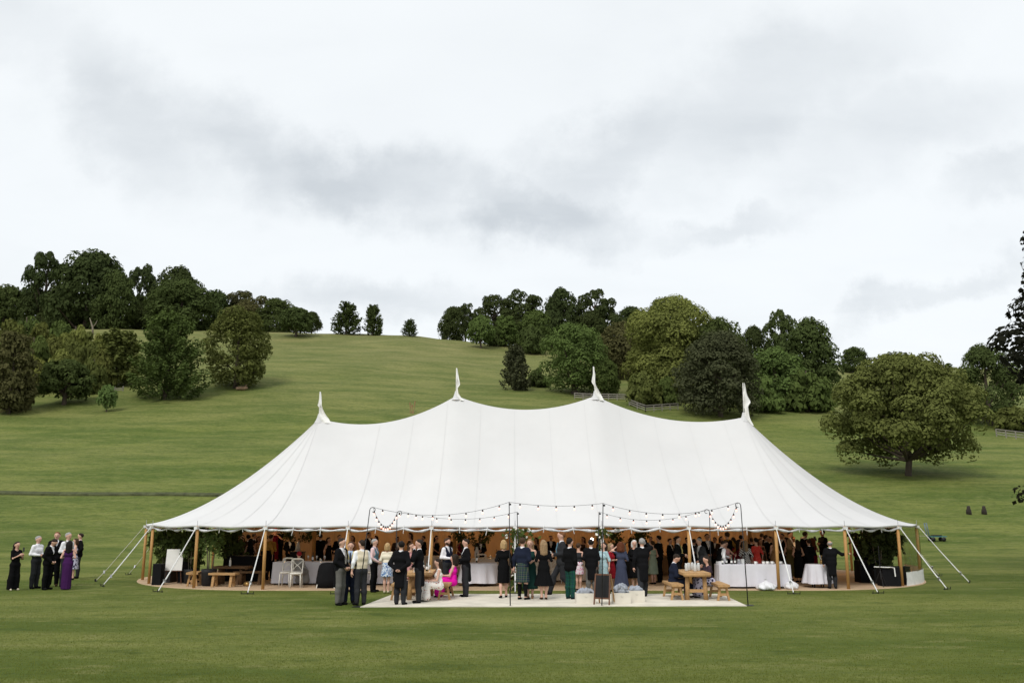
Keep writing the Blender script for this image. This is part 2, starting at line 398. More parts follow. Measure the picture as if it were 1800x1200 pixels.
def crown_data(kind, seed, n, leaf):
    """a crown of radius about 1, base of foliage and height in the same units; returns verts, faces, clump centres, height"""
    rs = np.random.RandomState(seed)
    C = []; R = []
    if kind in ('dome', 'clumpy', 'broad', 'open', 'walnut', 'high'):
        H, zb, K = {'dome': (1.75, 0.04, 130), 'clumpy': (1.7, 0.03, 58), 'broad': (1.30, 0.16, 130), 'open': (2.0, 0.45, 40), 'walnut': (1.46, 0.15, 145), 'high': (2.0, 0.36, 230)}[kind]
        for i in range(K):
            for _ in range(60):
                zz = rs.rand()**0.92; a = rs.uniform(0, 2*pi); zm = {'dome': .34, 'clumpy': .38, 'broad': .36, 'open': .55, 'walnut': .40, 'high': .45}[kind]
                rm = sqrt(max(0.02, 1-((zz-zm)/(1-zm))**2)) if zz > zm else 1-{'dome': .16, 'clumpy': .14, 'broad': .34, 'open': .6, 'walnut': .20, 'high': .5}[kind]*((zm-zz)/zm)**2
                if kind == 'high': rm = (1-abs(2*zz-1)**3.5)**0.5*rs.uniform(.74, 1.0)
                r = rm*sqrt(rs.uniform(0.12, 1.0))*0.84
                p = np.array([r*cos(a), r*sin(a), zb + 0.12 + zz*(H-zb-0.30)])
                rr = {'dome': rs.uniform(0.16, 0.30), 'clumpy': rs.uniform(0.19, 0.36), 'broad': rs.uniform(0.13, 0.25), 'open': rs.uniform(0.13, 0.26), 'walnut': rs.uniform(.12, .21), 'high': rs.uniform(.07, .15)}[kind]
                if kind != 'open' or all(np.linalg.norm(p-q) > 0.24 for q in C): break
            C.append(p); R.append(rr)
    elif kind == 'spray':                      # hornbeam: a broad cone of rising, feathery sprays
        H, zb, K = 2.1, 0.06, 230
        for i in range(K):
            h = rs.rand()**0.95; a = rs.uniform(0, 2*pi)
            rm = (1.0-h)**0.52*(0.80+0.20*min(1, h*5+0.3))
            r = rm*sqrt(rs.uniform(0.03, 1.0))*0.93
            C.append(np.array([r*cos(a), r*sin(a), zb+0.06+h*(H-zb-0.16)])); R.append(rs.uniform(0.11, 0.21))
    elif kind == 'column':
        H, zb, K = 2.3, 0.03, 170
        for i in range(K):
            h = rs.rand(); a = rs.uniform(0, 2*pi)
            rm = (1-abs(2*h-0.85)**2.6*0.62) if h < 0.9 else 0.6
            r = max(0.1, rm)*sqrt(rs.uniform(0.2, 1))*0.86
            C.append(np.array([r*cos(a), r*sin(a), zb+0.1+h*(H-zb-0.25)])); R.append(rs.uniform(0.17, 0.28))
    elif kind == 'bush':
        H, zb, K = 1.35, 0.0, 60
        for i in range(K):
            d = rs.normal(size=3); d /= np.linalg.norm(d); d[2] = abs(d[2])
            p = d*rs.uniform(0.3, 0.95)**0.6*0.8
            C.append(np.array([p[0], p[1], 0.06+p[2]*(H-0.3)])); R.append(rs.uniform(0.16, 0.32))
    C = np.array(C); R = np.array(R)
    wgt = R**2/np.sum(R**2); idx = rs.choice(len(C), n, p=wgt)
    d = rs.normal(size=(n, 3)); d /= np.linalg.norm(d, axis=1, keepdims=True)
    up = np.array([0, 0, 1.0])
    if kind == 'spray':
        out = C[idx].copy(); out[:, 2] = 0; out /= np.maximum(np.linalg.norm(out, axis=1, keepdims=True), 1e-3)
        stretch = rs.uniform(-1, 1, n)[:, None]*R[idx][:, None]*1.6
        pos = C[idx] + (out*0.75+up*0.55)*stretch + d*R[idx][:, None]*0.42
        nrm = d*0.7 + up*0.7 - out*0.1 + out*0.35*rs.rand(n)[:, None]
    else:
        d[:, 2] = np.where(rs.rand(n) < 0.66, np.abs(d[:, 2]), d[:, 2])
        rad = R[idx]*rs.uniform(0.62, 1.06, n)**0.55
        flat = np.array([1.0, 1.0, 0.78]) if kind in ('broad',) else np.array([1.0, 1.0, 0.88])
        pos = C[idx] + d*rad[:, None]*flat
        nrm = d*1.0 + rs.normal(size=(n, 3))*0.26 + up*0.18
    pos[:, 2] = np.maximum(pos[:, 2], 0.02)
    V, F = leaf_quads(pos, nrm, leaf, rs)
    return V, F, C, R, H, zb

def limbs(C, R, H, zb, seed, tr=0.07, nl=14):
    """tapered trunk with limbs reaching into the clumps"""
    rs = np.random.RandomState(seed+77); mb = MB()
    top = H*0.72
    path = [(0.0, 0.0, -0.06)] + [(rs.uniform(-.03, .03), rs.uniform(-.03, .03), z) for z in np.linspace(0.02, top, 6)]
    mb.tube(path, [tr*1.35, tr*1.1] + [tr*(1-0.16*i) for i in range(5)], 8)
    ids = rs.permutation(len(C))[:nl]
    for i in ids:
        c = C[i]; z0 = max(zb*0.8+0.05, c[2]-0.55*sqrt(c[0]**2+c[1]**2)-0.1); z0 = min(z0, top*0.95)
        m1 = (c[0]*0.45, c[1]*0.45, z0+(c[2]-z0)*0.35)
        mb.tube([(0, 0, z0), m1, tuple(c)], [tr*0.5, tr*0.32, tr*0.10], 5, False)
    return mb

PROTO = {}
def proto(kind, seed, n, leaf, tr=0.07, nl=14):
    k = (kind, seed)
    if k not in PROTO:
        V, F, C, R, H, zb = crown_data(kind, seed, n, leaf)
        cm = raw_mesh('crown', V, F, False, [LEAF['mid']])
        mb = limbs(C, R, H, zb, seed, tr, nl)
        tm = bpy.data.meshes.new('trunk'); tm.from_pydata([tuple(q) for q in mb.v], [], mb.f); tm.materials.append(m_bark)
        tm.polygons.foreach_set('use_smooth', [True]*len(tm.polygons)); tm.update()
        top = float(np.percentile(V[:, 2], 99.7)); rad = float(np.percentile(np.hypot(V[:, 0], V[:, 1]), 99.3))
        PROTO[k] = (cm, tm, top, rad)
    return PROTO[k]
_tr = random.Random(11)
def tree(label, kind, leafk, loc, h, w, group=None, cat='tree', name='tree', seed=0, n=9000, leaf=0.045, tr=0.07, nl=14, rz=None):
    cm, tm, top, rad = proto(kind, seed, n, leaf, tr, nl)
    r = empty(name, loc, _tr.uniform(0, 6.28) if rz is None else rz)
    r.scale = (w/2/rad, w/2/rad, h/top)
    tag(r, label, cat, group)
    o = obj('crown', cm, r); o.material_slots[0].link = 'OBJECT'; o.material_slots[0].material = LEAF[leafk]
    obj('trunk', tm, r)
    return r
def tree_px(label, kind, leafk, px, wpx, ytop, base=None, Y=None, group=None, sink=0.0, **kw):
    if base is not None: p = hit(px, base)
    else:
        r = ray(px, 600); x = r.x/r.y*Y; p = Vector((x, Y, tz(x, Y)))
    p.z -= sink
    top = at(px, ytop, p.y); w = wpx/1550.0*p.y
    return tree(label, kind, leafk, p, max(0.8, top.z-p.z), w, group, **kw)

GW = 'old trees of the wood on the left skyline'
for a in (
 ('dark rounded tree at the far left end of the skyline wood', 'dome', 'deep', 2, 110, 503, 300, 1),
 ('tall airy tree with sky showing through its upper crown, left of the biggest skyline dome', 'open', 'dark', 70, 84, 444, 285, 11),
 ('low dark tree filling in beneath the airy skyline tree on the left', 'dome', 'dark', 62, 90, 512, 287, 2),
 ('biggest dark domed tree of the left skyline wood', 'dome', 'dark', 150, 150, 443, 276, 1),
 ('dark tree leaning out from the right side of the biggest left dome', 'dome', 'deep', 196, 84, 478, 271, 2),
 ('slim gappy tree with sky between its branches, between two dark domes', 'open', 'dark', 238, 66, 466, 292, 12),
 ('low dark tree standing below the slim gappy skyline tree', 'dome', 'dark', 246, 60, 532, 288, 3),
 ('darkest broad tree behind the olive dome on the left skyline', 'dome', 'dark', 304, 118, 469, 287, 3),
 ('olive tinted dome in front of the darkest broad skyline tree', 'dome', 'deep', 314, 132, 494, 266, 1),
 ('dark tree stepping down right of the olive skyline dome', 'dome', 'deep', 374, 92, 512, 281, 2),
 ('brownish tree with bare twigs on top at the right of the left wood', 'open', 'brown', 430, 84, 510, 284, 13),
 ('dense low tree under the bare topped brownish tree', 'dome', 'brown', 428, 92, 530, 278, 3),
 ('rounded dark tree closing the left wood on its right', 'dome', 'deep', 484, 86, 526, 274, 1),
 ('dark filler tree just left of the biggest left dome', 'dome', 'dark', 106, 86, 498, 281, 3),
): tree_px(a[0], a[1], a[2], a[3], a[4], a[5], Y=a[6], seed=a[7], group=GW, n=16000 if a[1] != 'open' else 9000, leaf=0.034, sink=2.2 if a[1] != 'open' else .5)

tree_px('parasol shaped tree with a bare trunk standing alone in front of the left wood', 'broad', 'deep', 520, 68, 540, base=592, seed=21, tr=0.06)
tree_px('small dark tree sloping down to the crest behind the parasol shaped tree', 'dome', 'dark', 547, 40, 548, Y=266, seed=2, group=GW)
tree_px('left and widest of the three lone conical trees on the bare crest', 'spray', 'deep', 608, 60, 531, Y=258, seed=31, n=7000, leaf=0.05, tr=0.06)
tree_px('upright conical tree in the middle of the three on the bare crest', 'spray', 'deep', 654, 39, 536, Y=258, seed=32, n=7000, leaf=0.06, tr=0.06)
tree_px('smallest lone round tree on the bare crest', 'spray', 'deep', 720, 31, 561, Y=256, seed=31, n=7000, leaf=0.05)

# scrub on the left slope
GS = 'scrub bushes on the left slope'
SCR = [
 (8, 648, 566, 66, 'olive'), (40, 628, 560, 56, 'mid'), (66, 640, 572, 62, 'olive'), (100, 630, 568, 60, 'mid'), (128, 636, 576, 52, 'gold'), (150, 622, 586, 44, 'olive'),
 (14, 690, 604, 70, 'mid'), (52, 676, 596, 68, 'mid'), (88, 664, 592, 60, 'olive'), (122, 668, 600, 60, 'olive'), (152, 672, 606, 56, 'olive'), (176, 682, 612, 54, 'olive'),
 (48, 694, 628, 58, 'gold'), (160, 692, 634, 46, 'olive'), (172, 640, 590, 42, 'gold'), (104, 684, 618, 58, 'gold')]
SL = ['scrub bush at the left frame edge, above the dark edge tree', 'green scrub bush on the upper left slope below the skyline wood', 'olive scrub bush below the airy skyline tree',
 'green scrub bush below the biggest skyline dome', 'yellowish scrub bush near the top of the scrub', 'low olive bush at the top right corner of the scrub',
 'green bush beside the left edge tree', 'green bush in the middle of the scrub', 'olive bush above the small round tree with a bare trunk', 'olive bush above and right of the small round tree',
 'upper olive bush left of the feathery slope tree', 'olive bush against the left side of the feathery slope tree', 'yellowish bush behind the left side of the small round tree', 'olive bush behind the right side of the small round tree',
 'small yellow green bush at the right end of the scrub', 'yellowish bush half hidden behind the crown of the small round tree']
for i, (px, by, ty, w, lf) in enumerate(SCR):
    tree_px(SL[i], 'bush', lf, px, w*1.12, ty-2, base=by, seed=41+i % 3, group=GS, cat='bush', name='bush', n=5000, leaf=0.06, sink=0.2)
tree_px('dark brownish tree cut by the left frame edge', 'column', 'brown', 14, 86, 584, base=727, seed=51, n=9000, leaf=0.05)
tree_px('soft brownish bush filling the lower left frame edge', 'bush', 'brown', 30, 50, 640, base=722, seed=42, cat='bush', name='bush', n=5000, leaf=0.06)
tree_px('small round dark tree on a short bare trunk, low on the left slope', 'broad', 'deep', 112, 98, 632, base=712, seed=22, tr=0.07)
tree_px('thin pale green sapling in a guard below the feathery slope tree', 'broad', 'lime', 187, 36, 676, base=724, seed=23, n=1800, leaf=0.08, tr=0.06)
tree_px('olive hornbeam left of and behind the feathery slope tree', 'spray', 'olive', 203, 100, 580, base=676, seed=32, n=9000, leaf=0.045)
tree_px('feathery dark tree with rising sprays on the left slope', 'spray', 'mid', 290, 142, 551, base=702, seed=33, n=22000, leaf=0.030, tr=0.05)
tree_px('dense upright tree right of the feathery one on the left slope, log at its foot', 'column', 'olive', 413, 120, 546, base=682, seed=52, n=20000, leaf=0.030)

# right hand woods
GR = 'trees of the wood on the right'
for a in (
 ('dark tree at the left end of the right skyline wood, on the bare crest', 'dome', 'dark', 796, 58, 540, 262, 2),
 ('airy grey topped tree behind the left end of the right skyline wood', 'open', 'dark', 818, 46, 533, 270, 11),
 ('tall gappy tree above the two small light green trees', 'open', 'dark', 868, 70, 517, 276, 12),
 ('tall round topped tree right of the gappy pair on the skyline', 'open', 'dark', 918, 84, 512, 274, 13),
 ('low dark trees beneath the tall gappy skyline pair', 'dome', 'dark', 905, 86, 548, 272, 3),
 ('mid green tree in front of the tall gappy skyline pair', 'dome', 'mid', 942, 74, 546, 243, 1),
 ('highest tree of the right skyline, a sprig poking from its top', 'dome', 'dark', 990, 92, 509, 262, 3),
 ('flat topped tree right of the highest skyline tree with gaps low down', 'open', 'dark', 1046, 82, 511, 262, 14),
 ('dark shade tree under the flat topped skyline tree', 'dome', 'dark', 1040, 84, 548, 258, 2),
 ('low dark tree on the skyline left of the sunlit giant', 'dome', 'dark', 1108, 92, 541, 246, 1),
 ('distant tree just peeping over the left shoulder of the sunlit giant', 'dome', 'dark', 1160, 62, 527, 236, 2),
 ('brownish tree with a pale dead limb between the light dome and the sunlit giant', 'dome', 'brown', 1092, 116, 566, 196, 3),
): tree_px(a[0], a[1], a[2], a[3], a[4], a[5], Y=a[6], seed=a[7], group=GR, n=16000 if a[1] != 'open' else 9000, leaf=0.034, sink=1.6 if a[1] != 'open' else .4)
tree_px('round light green tree on a thin trunk near the crest', 'broad', 'green', 845, 52, 555, base=612, seed=21)
tree_px('upright green tree right of the round one near the crest', 'column', 'green', 889, 46, 556, base=609, seed=51, n=7000, leaf=0.05)
tree_px('low green bush between the two small light green trees', 'bush', 'deep', 868, 34, 580, base=608, seed=41, cat='bush', name='bush', n=5000, leaf=0.06)
tree_px('dark green bush behind the copper tree with the visible trunk', 'bush', 'deep', 935, 56, 575, base=622, seed=42, cat='bush', name='bush', n=5000, leaf=0.06)
tree_px('dark coppery tree with a visible trunk standing on the hillside', 'spray', 'copper', 906, 56, 605, base=686, seed=32, n=6000, leaf=0.05, tr=0.06)
tree_px('low bush at the foot of the light green dome', 'bush', 'deep', 945, 44, 648, base=680, seed=43, cat='bush', name='bush', n=5000, leaf=0.06)
tree_px('light green domed tree in the middle of the right wood', 'dome', 'green', 1010, 136, 571, base=692, seed=4, n=24000, leaf=0.024, tr=0.085)
tree_px('drooping green tree on the right flank of the light dome', 'dome', 'mid', 1062, 70, 630, base=698, seed=2, n=9000)
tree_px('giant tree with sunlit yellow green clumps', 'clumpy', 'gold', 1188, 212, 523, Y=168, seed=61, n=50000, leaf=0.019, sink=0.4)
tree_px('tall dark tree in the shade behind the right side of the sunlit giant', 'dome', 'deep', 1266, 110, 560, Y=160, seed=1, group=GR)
tree_px('bright bush behind the rail fence under the sunlit giant', 'bush', 'olive', 1134, 70, 654, base=713, seed=41, cat='bush', name='bush', n=5000, leaf=0.05)
tree_px('small green bush right of the bright one behind the fence', 'bush', 'mid', 1172, 46, 662, base=712, seed=43, cat='bush', name='bush', n=5000, leaf=0.06)
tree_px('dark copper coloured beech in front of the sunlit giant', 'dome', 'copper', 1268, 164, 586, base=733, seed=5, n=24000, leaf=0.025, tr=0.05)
tree_px('dark rounded tree behind the copper beech, below the tall gappy one', 'dome', 'dark', 1326, 66, 574, Y=185, seed=2, group=GR)
tree_px('tall gappy tree rising above the right wood', 'open', 'deep', 1374, 66, 543, Y=180, seed=12, group=GR, n=5200, leaf=0.05)
tree_px('big dark tree at the right end of the wood with a ragged edge', 'dome', 'deep', 1422, 124, 562, base=694, seed=3, n=9000)
tree_px('light green rounded tree low between the copper beech and the dark end tree', 'dome', 'green', 1364, 122, 612, base=716, seed=1, n=9000)
tree_px('bright laurel like bush at the foot of the right wood', 'bush', 'mid', 1420, 96, 652, base=724, seed=42, cat='bush', name='bush', n=7000, leaf=0.05)
tree_px('low leafy bush right of the copper beech', 'bush', 'green', 1340, 80, 660, base=724, seed=43, cat='bush', name='bush', n=7000, leaf=0.05)
tree_px('small distant rounded tree on the right skyline', 'dome', 'deep', 1500, 54, 610, Y=235, seed=1)
tree_px('tiny distant tree on the far right skyline', 'dome', 'mid', 1663, 15, 638, Y=258, seed=2)
tree_px('dark green tree behind the walnut tree on its right', 'clumpy', 'deep', 1742, 128, 606, base=748, seed=62, n=20000, leaf=0.026)
tree_px('leafy bush behind the rail fence at the right frame edge', 'bush', 'olive', 1785, 76, 714, base=757, seed=41, cat='bush', name='bush', n=5000, leaf=0.05)
tree_px('broad walnut tree with a short trunk standing alone on the right slope', 'walnut', 'walnut', 1597, 270, 622, base=836, seed=24, n=60000, leaf=0.0165, tr=0.035, nl=34)
# the near dark beech whose branches hang in from the right frame edge
p = Vector((28.2, 34.0, 0.0))
bch = tree('near dark purple beech hanging in from the right frame edge', 'high', 'purple', p, 17.0, 17.8, seed=63, n=80000, leaf=0.0125, tr=0.05, nl=24, rz=0.6)
rs = np.random.RandomState(9); S_ = Vector(bch.scale); mb = MB()
br = [Vector((0, 0, 3.2)), Vector((-4.4, -.6, 4.1)), Vector((-7.4, -1.0, 3.85)), Vector((-8.9, -1.1, 3.35))]
Rz = Matrix.Rotation(-0.6, 3, 'Z')
loc = lambda q: tuple((Rz @ Vector(q))[i]/S_[i] for i in range(3))
MB().tube([loc(q) for q in br], [.022, .014, .008, .003], 6).build('low_branch', m_bark, bch, True)
c = np.array([br[1].lerp(br[2], .5), br[2], br[2].lerp(br[3], .5), br[3], br[3]+Vector((-.15, 0, -.25))])
idx = rs.randint(0, len(c), 520); P_ = c[idx]+rs.normal(size=(520, 3))*np.array([.28, .28, .16])
V, F = leaf_quads(P_, rs.normal(size=(520, 3))+np.array([0, 0, .6]), .085, rs)
V = np.array([loc(q) for q in V]); obj('low_leaves', raw_mesh('low_leaves', V, F, False, [LEAF['purple']]), bch)
# ------------------------------------------------------------------ fences, posts, log on the slope
m_rail = mat('weathered_rail', (0.24, 0.22, 0.19), 0.9, 0.25, 4.0)
def rail_fence(label, a, b, nspan, hgt=1.15, rails=3):
    """posts and rails from ground point a to b"""
    a = Vector(a); b = Vector(b); d = b-a; r = empty('rail_fence', a); tag(r, label, 'fence', 'post and rail fences on the slope')
    for i in range(nspan+1):
        p = d*(i/nspan); x, y = a.x+p.x, a.y+p.y; z = tz(x, y)-a.z
        MB().box((p.x, p.y, z+hgt/2-0.1), (0.13, 0.13, hgt+0.2)).build('post', m_rail, r)
        if i < nspan:
            q = d*((i+1)/nspan); z2 = tz(a.x+q.x, a.y+q.y)-a.z
            for k in range(rails):
                hh = hgt*(0.3+0.32*k)
                MB().bar((p.x, p.y-0.08, z+hh), (q.x, q.y-0.08, z2+hh), 0.05, 0.14).build('rail', m_rail, r)
rail_fence('weathered rail fence behind the second tent peak from the right', hit(1010, 701), hit(1100, 704), 6)
rail_fence('short return of rail fence below the bright bush, running towards the camera', hit(1106, 713), hit(1135, 724), 2)
rail_fence('weathered rail fence below the bright bush left of the copper beech', hit(1135, 724), hit(1192, 720), 4)
rail_fence('rail fence crossing the slope at the right frame edge', hit(1752, 767), hit(1822, 776), 4)
rail_fence('bit of rail fence between the small round tree and the feathery tree', hit(172, 691), hit(216, 688), 3, 0.9, 2)

p = hit(425, 686); r = empty('fallen_log', p); tag(r, 'pale fallen log lying at the foot of the dense upright tree', 'log')
MB().tube([(-1.0, 0, .3), (-.3, .05, .42), (.5, .0, .4), (1.0, -.05, .5)], [.30, .38, .34, .2], 9).build('log_trunk', mat('log_wood', (.30, .20, .13), .9, .3, 3), r, True)
MB().tube([(.4, 0, .5), (.75, -.1, .9), (.95, -.1, 1.05)], [.13, .09, .04], 6).build('stub', _M['log_wood'], r, True)
p = hit(163, 588); p.z -= .2; r = empty('dead_snag', p); tag(r, 'bare pale dead trunk leaning in the scrub below the left wood', 'dead tree')
MB().tube([(0, 0, 0), (-.2, 0, 2.2), (-.9, 0, 4.0), (-1.3, 0, 5.0)], [.3, .24, .16, .06], 7).build('trunk', m_bare, r, True)
MB().tube([(-.2, 0, 2.2), (.5, .1, 3.3), (.8, .1, 4.2)], [.16, .1, .04], 6).build('branch', m_bare, r, True)
m_stump = mat('dark_wood', (.035, .028, .022), .9, .3, 4)
for px, lab in ((1704, 'left of two short dark stumps on the lawn edge at the right'), (1731, 'right of two short dark stumps on the lawn edge at the right')):
    p = hit(px, 905); r = empty('stump', p); tag(r, lab, 'stump', 'short dark stumps on the right')
    MB().lathe([(.21, -.1), (.19, .30), (.13, .45), (.12, .62), (.02, .66)], n=9, wob=lambda a, z: .12*sin(3*a)).build('post_body', m_stump, r, True)
p = hit(724, 727); r = empty('dry_stalks', p); tag(r, 'few dry reddish stalks standing on the slope behind the tent ridge', 'dry stalks')
m_stalk = mat('dry_stalk', (.30, .17, .09), .9, .2)
for (dx_, lean, h) in ((-.25, -.1, 1.7), (.0, .05, 1.4), (.25, .22, 1.9), (.1, -.2, 1.2)):
    MB().tube([(dx_, 0, 0), (dx_+lean*.4, 0, h*.5), (dx_+lean, 0, h)], [.06, .05, .10], 5).build('stalk', m_stalk, r)

# ------------------------------------------------------------------ the tent
RY, RR, RXL, RXR = 36.3, 6.5, 6.28, 6.08                                   # ridge depth, half width
PK = [(-7.95, 6.30), (-2.31, 7.25), (3.45, 7.25), (9.57, 6.36)]   # centre poles: x, canvas height
EAVE = 2.06
XL, XR = PK[0][0], PK[-1][0]
CX = (XL+XR)/2
tent = empty('sailcloth_tent', (CX, RY, 0)); tag(tent, 'large white four peaked sailcloth wedding tent with open front on the lawn', 'tent')
T0 = Vector((CX, RY, 0))
def ridge(x):
    for (a, b), sag in zip(zip(PK[:-1], PK[1:]), (0.62, 0.58, 0.55)):
        if x <= b[0]+1e-6:
            s = (x-a[0])/(b[0]-a[0]); return a[1]+(b[1]-a[1])*s - sag*4*s*(1-s)
    return PK[-1][1]
def gfun(t): return 0.12*t + 0.88*max(t, 0)**1.65
def perim(u):
    """stadium outline, u in metres counter-clockwise from the front left corner of the straight side"""
    L = XR-XL; A = pi*RR
    u = u % (2*L+2*A)
    if u < L: return XL+u, RY-RR, XL+u
    u -= L
    if u < A: a = -pi/2+u/RR; return XR+RXR*cos(a), RY+RR*sin(a), XR
    u -= A
    if u < L: return XR-u, RY+RR, XR-u
    u -= L
    a = pi/2+u/RR; return XL+RXL*cos(a), RY+RR*sin(a), XL
LS, AS = XR-XL, pi*RR
PER = 2*LS+2*AS
# pole stations along the outline (front ones read from the photograph)
front_x = [-8.15, -5.42, -2.66, 0.10, 2.97, 5.84, 8.72]
arcr = [0.25, 0.68, 1.15, 1.62, 2.10, 2.58]; arcl = [0.44, 0.90, 1.24, 1.70, 2.16, 2.62]
ST = [x-XL for x in front_x] + [LS+a*RR for a in arcr] + [LS+AS+(XR-x) for x in (8.72, 5.84, 2.97, 0.1, -2.66, -5.42, -7.9)] + [2*LS+AS+(pi-a)*RR for a in arcl[::-1]]
ST = sorted(s % PER for s in ST)
def eave_z(u):
    """canvas edge: lifted slightly where a pole carries it"""
    ds = min(min(abs(u-s), PER-abs(u-s)) for s in ST)
    return EAVE - 0.05*min(1, ds/1.3)
def canvas(u, t):
    """t: 0 at the eave, 1 at the ridge"""
    x, y, xi = perim(u)
    ds = min(min(abs(u-s), PER-abs(u-s)) for s in ST)
    pull = 1-0.012*min(1, ds/1.4)*(1-t)
    X = xi+(x-xi)*(1-t)*pull; Yv = RY+(y-RY)*(1-t)*pull
    ez = eave_z(u)
    zr = ridge(xi)
    z = ez+(zr-ez)*gfun(t)
    return Vector((X, Yv, z))
NU, NT = 300, 26
us = np.arange(NU)*PER/NU
V = []
for u in us:
    for j in range(NT+1): V.append(canvas(u, 1-(1-j/NT)) - T0)
F = [(i*(NT+1)+j, ((i+1) % NU)*(NT+1)+j, ((i+1) % NU)*(NT+1)+j+1, i*(NT+1)+j+1) for i in range(NU) for j in range(NT)]
m_canvas = bpy.data.materials.new('sailcloth'); m_canvas.use_nodes = True
g = NG(m_canvas.node_tree); g.n.clear()
tcn = g.node('ShaderNodeTexCoord')
cc = g.mix(g.mapr(g.noise(tcn.outputs['Object'], 0.5, 4), 0.3, 0.7), (0.605, 0.604, 0.602), (0.640, 0.639, 0.636))
cc = g.mix(g.m('MULTIPLY', g.mapr(g.noise(g.mapping(tcn.outputs['Object'], (1, 1, .25)), 3.0, 5), 0.55, 0.8), 0.25), cc, (0.58, 0.577, 0.57))
d = g.node('ShaderNodeBsdfDiffuse'); g.put(d.inputs[0], cc)
tr = g.node('ShaderNodeBsdfTranslucent'); tr.inputs[0].default_value = (0.80, 0.62, 0.45, 1)
bn = g.node('ShaderNodeBump'); bn.inputs['Strength'].default_value = 0.25; bn.inputs['Distance'].default_value = 0.05
g.put(bn.inputs['Height'], g.noise(tcn.outputs['Object'], 1.2, 3)); g.l.new(bn.outputs[0], d.inputs['Normal'])
mx = g.node('ShaderNodeMixShader'); mx.inputs[0].default_value = 0.06
g.l.new(d.outputs[0], mx.inputs[1]); g.l.new(tr.outputs[0], mx.inputs[2])
g.l.new(mx.outputs[0], g.node('ShaderNodeOutputMaterial').inputs[0])
me = raw_mesh('canopy', V, F, True, [m_canvas])
import bmesh
bm = bmesh.new(); bm.from_mesh(me); bmesh.ops.remove_doubles(bm, verts=bm.verts, dist=0.004)
bm.to_mesh(me); bm.free()
obj('canopy', me, tent)
# sewn seams: narrow doubled strips a few millimetres proud of the cloth
m_seam = mat('seam', (0.585, 0.58, 0.575), 0.9, 0.03)
def seam(u, w=0.018, t1=0.985):
    vs = []
    for t in np.linspace(0.0, t1, 22):
        for du in (-w/2, w/2):
            x, y, xi = perim(u)
            k = du
            q = canvas(u+du, t)
            if xi in (XL, XR) and abs(y-RY) < RR-1e-3 and t > 0.01:
                q0 = canvas(u, t); q = q0 + (canvas(u+du, 0.0)-canvas(u, 0.0))
            vs.append(q - T0 + Vector((0, 0, 0.012)))
    fs = [(2*i, 2*i+1, 2*i+3, 2*i+2) for i in range(21)]
    MB().add(vs, fs).build('seam', m_seam, tent, True)
for i in range(len(ST)):
    seam(ST[i])
    if i+1 < len(ST) and ST[i+1]-ST[i] < 3.2: seam((ST[i]+ST[i+1])/2, 0.015)
# hem round the edge
vs = []
for u in us:
    q = canvas(u, 0.0)-T0; x, y, xi = perim(u); n = Vector((x-xi, y-RY, 0)).normalized()
    vs += [q+n*0.004+Vector((0, 0, .012)), q+n*0.012+Vector((0, 0, -.045)), q-n*0.006+Vector((0, 0, -.045))]
n = len(us)
F = [(i*3+k, ((i+1) % n)*3+k, ((i+1) % n)*3+k+1, i*3+k+1) for i in range(n) for k in range(2)]
obj('hem', raw_mesh('hem', vs, F, True, [m_canvas]), tent)

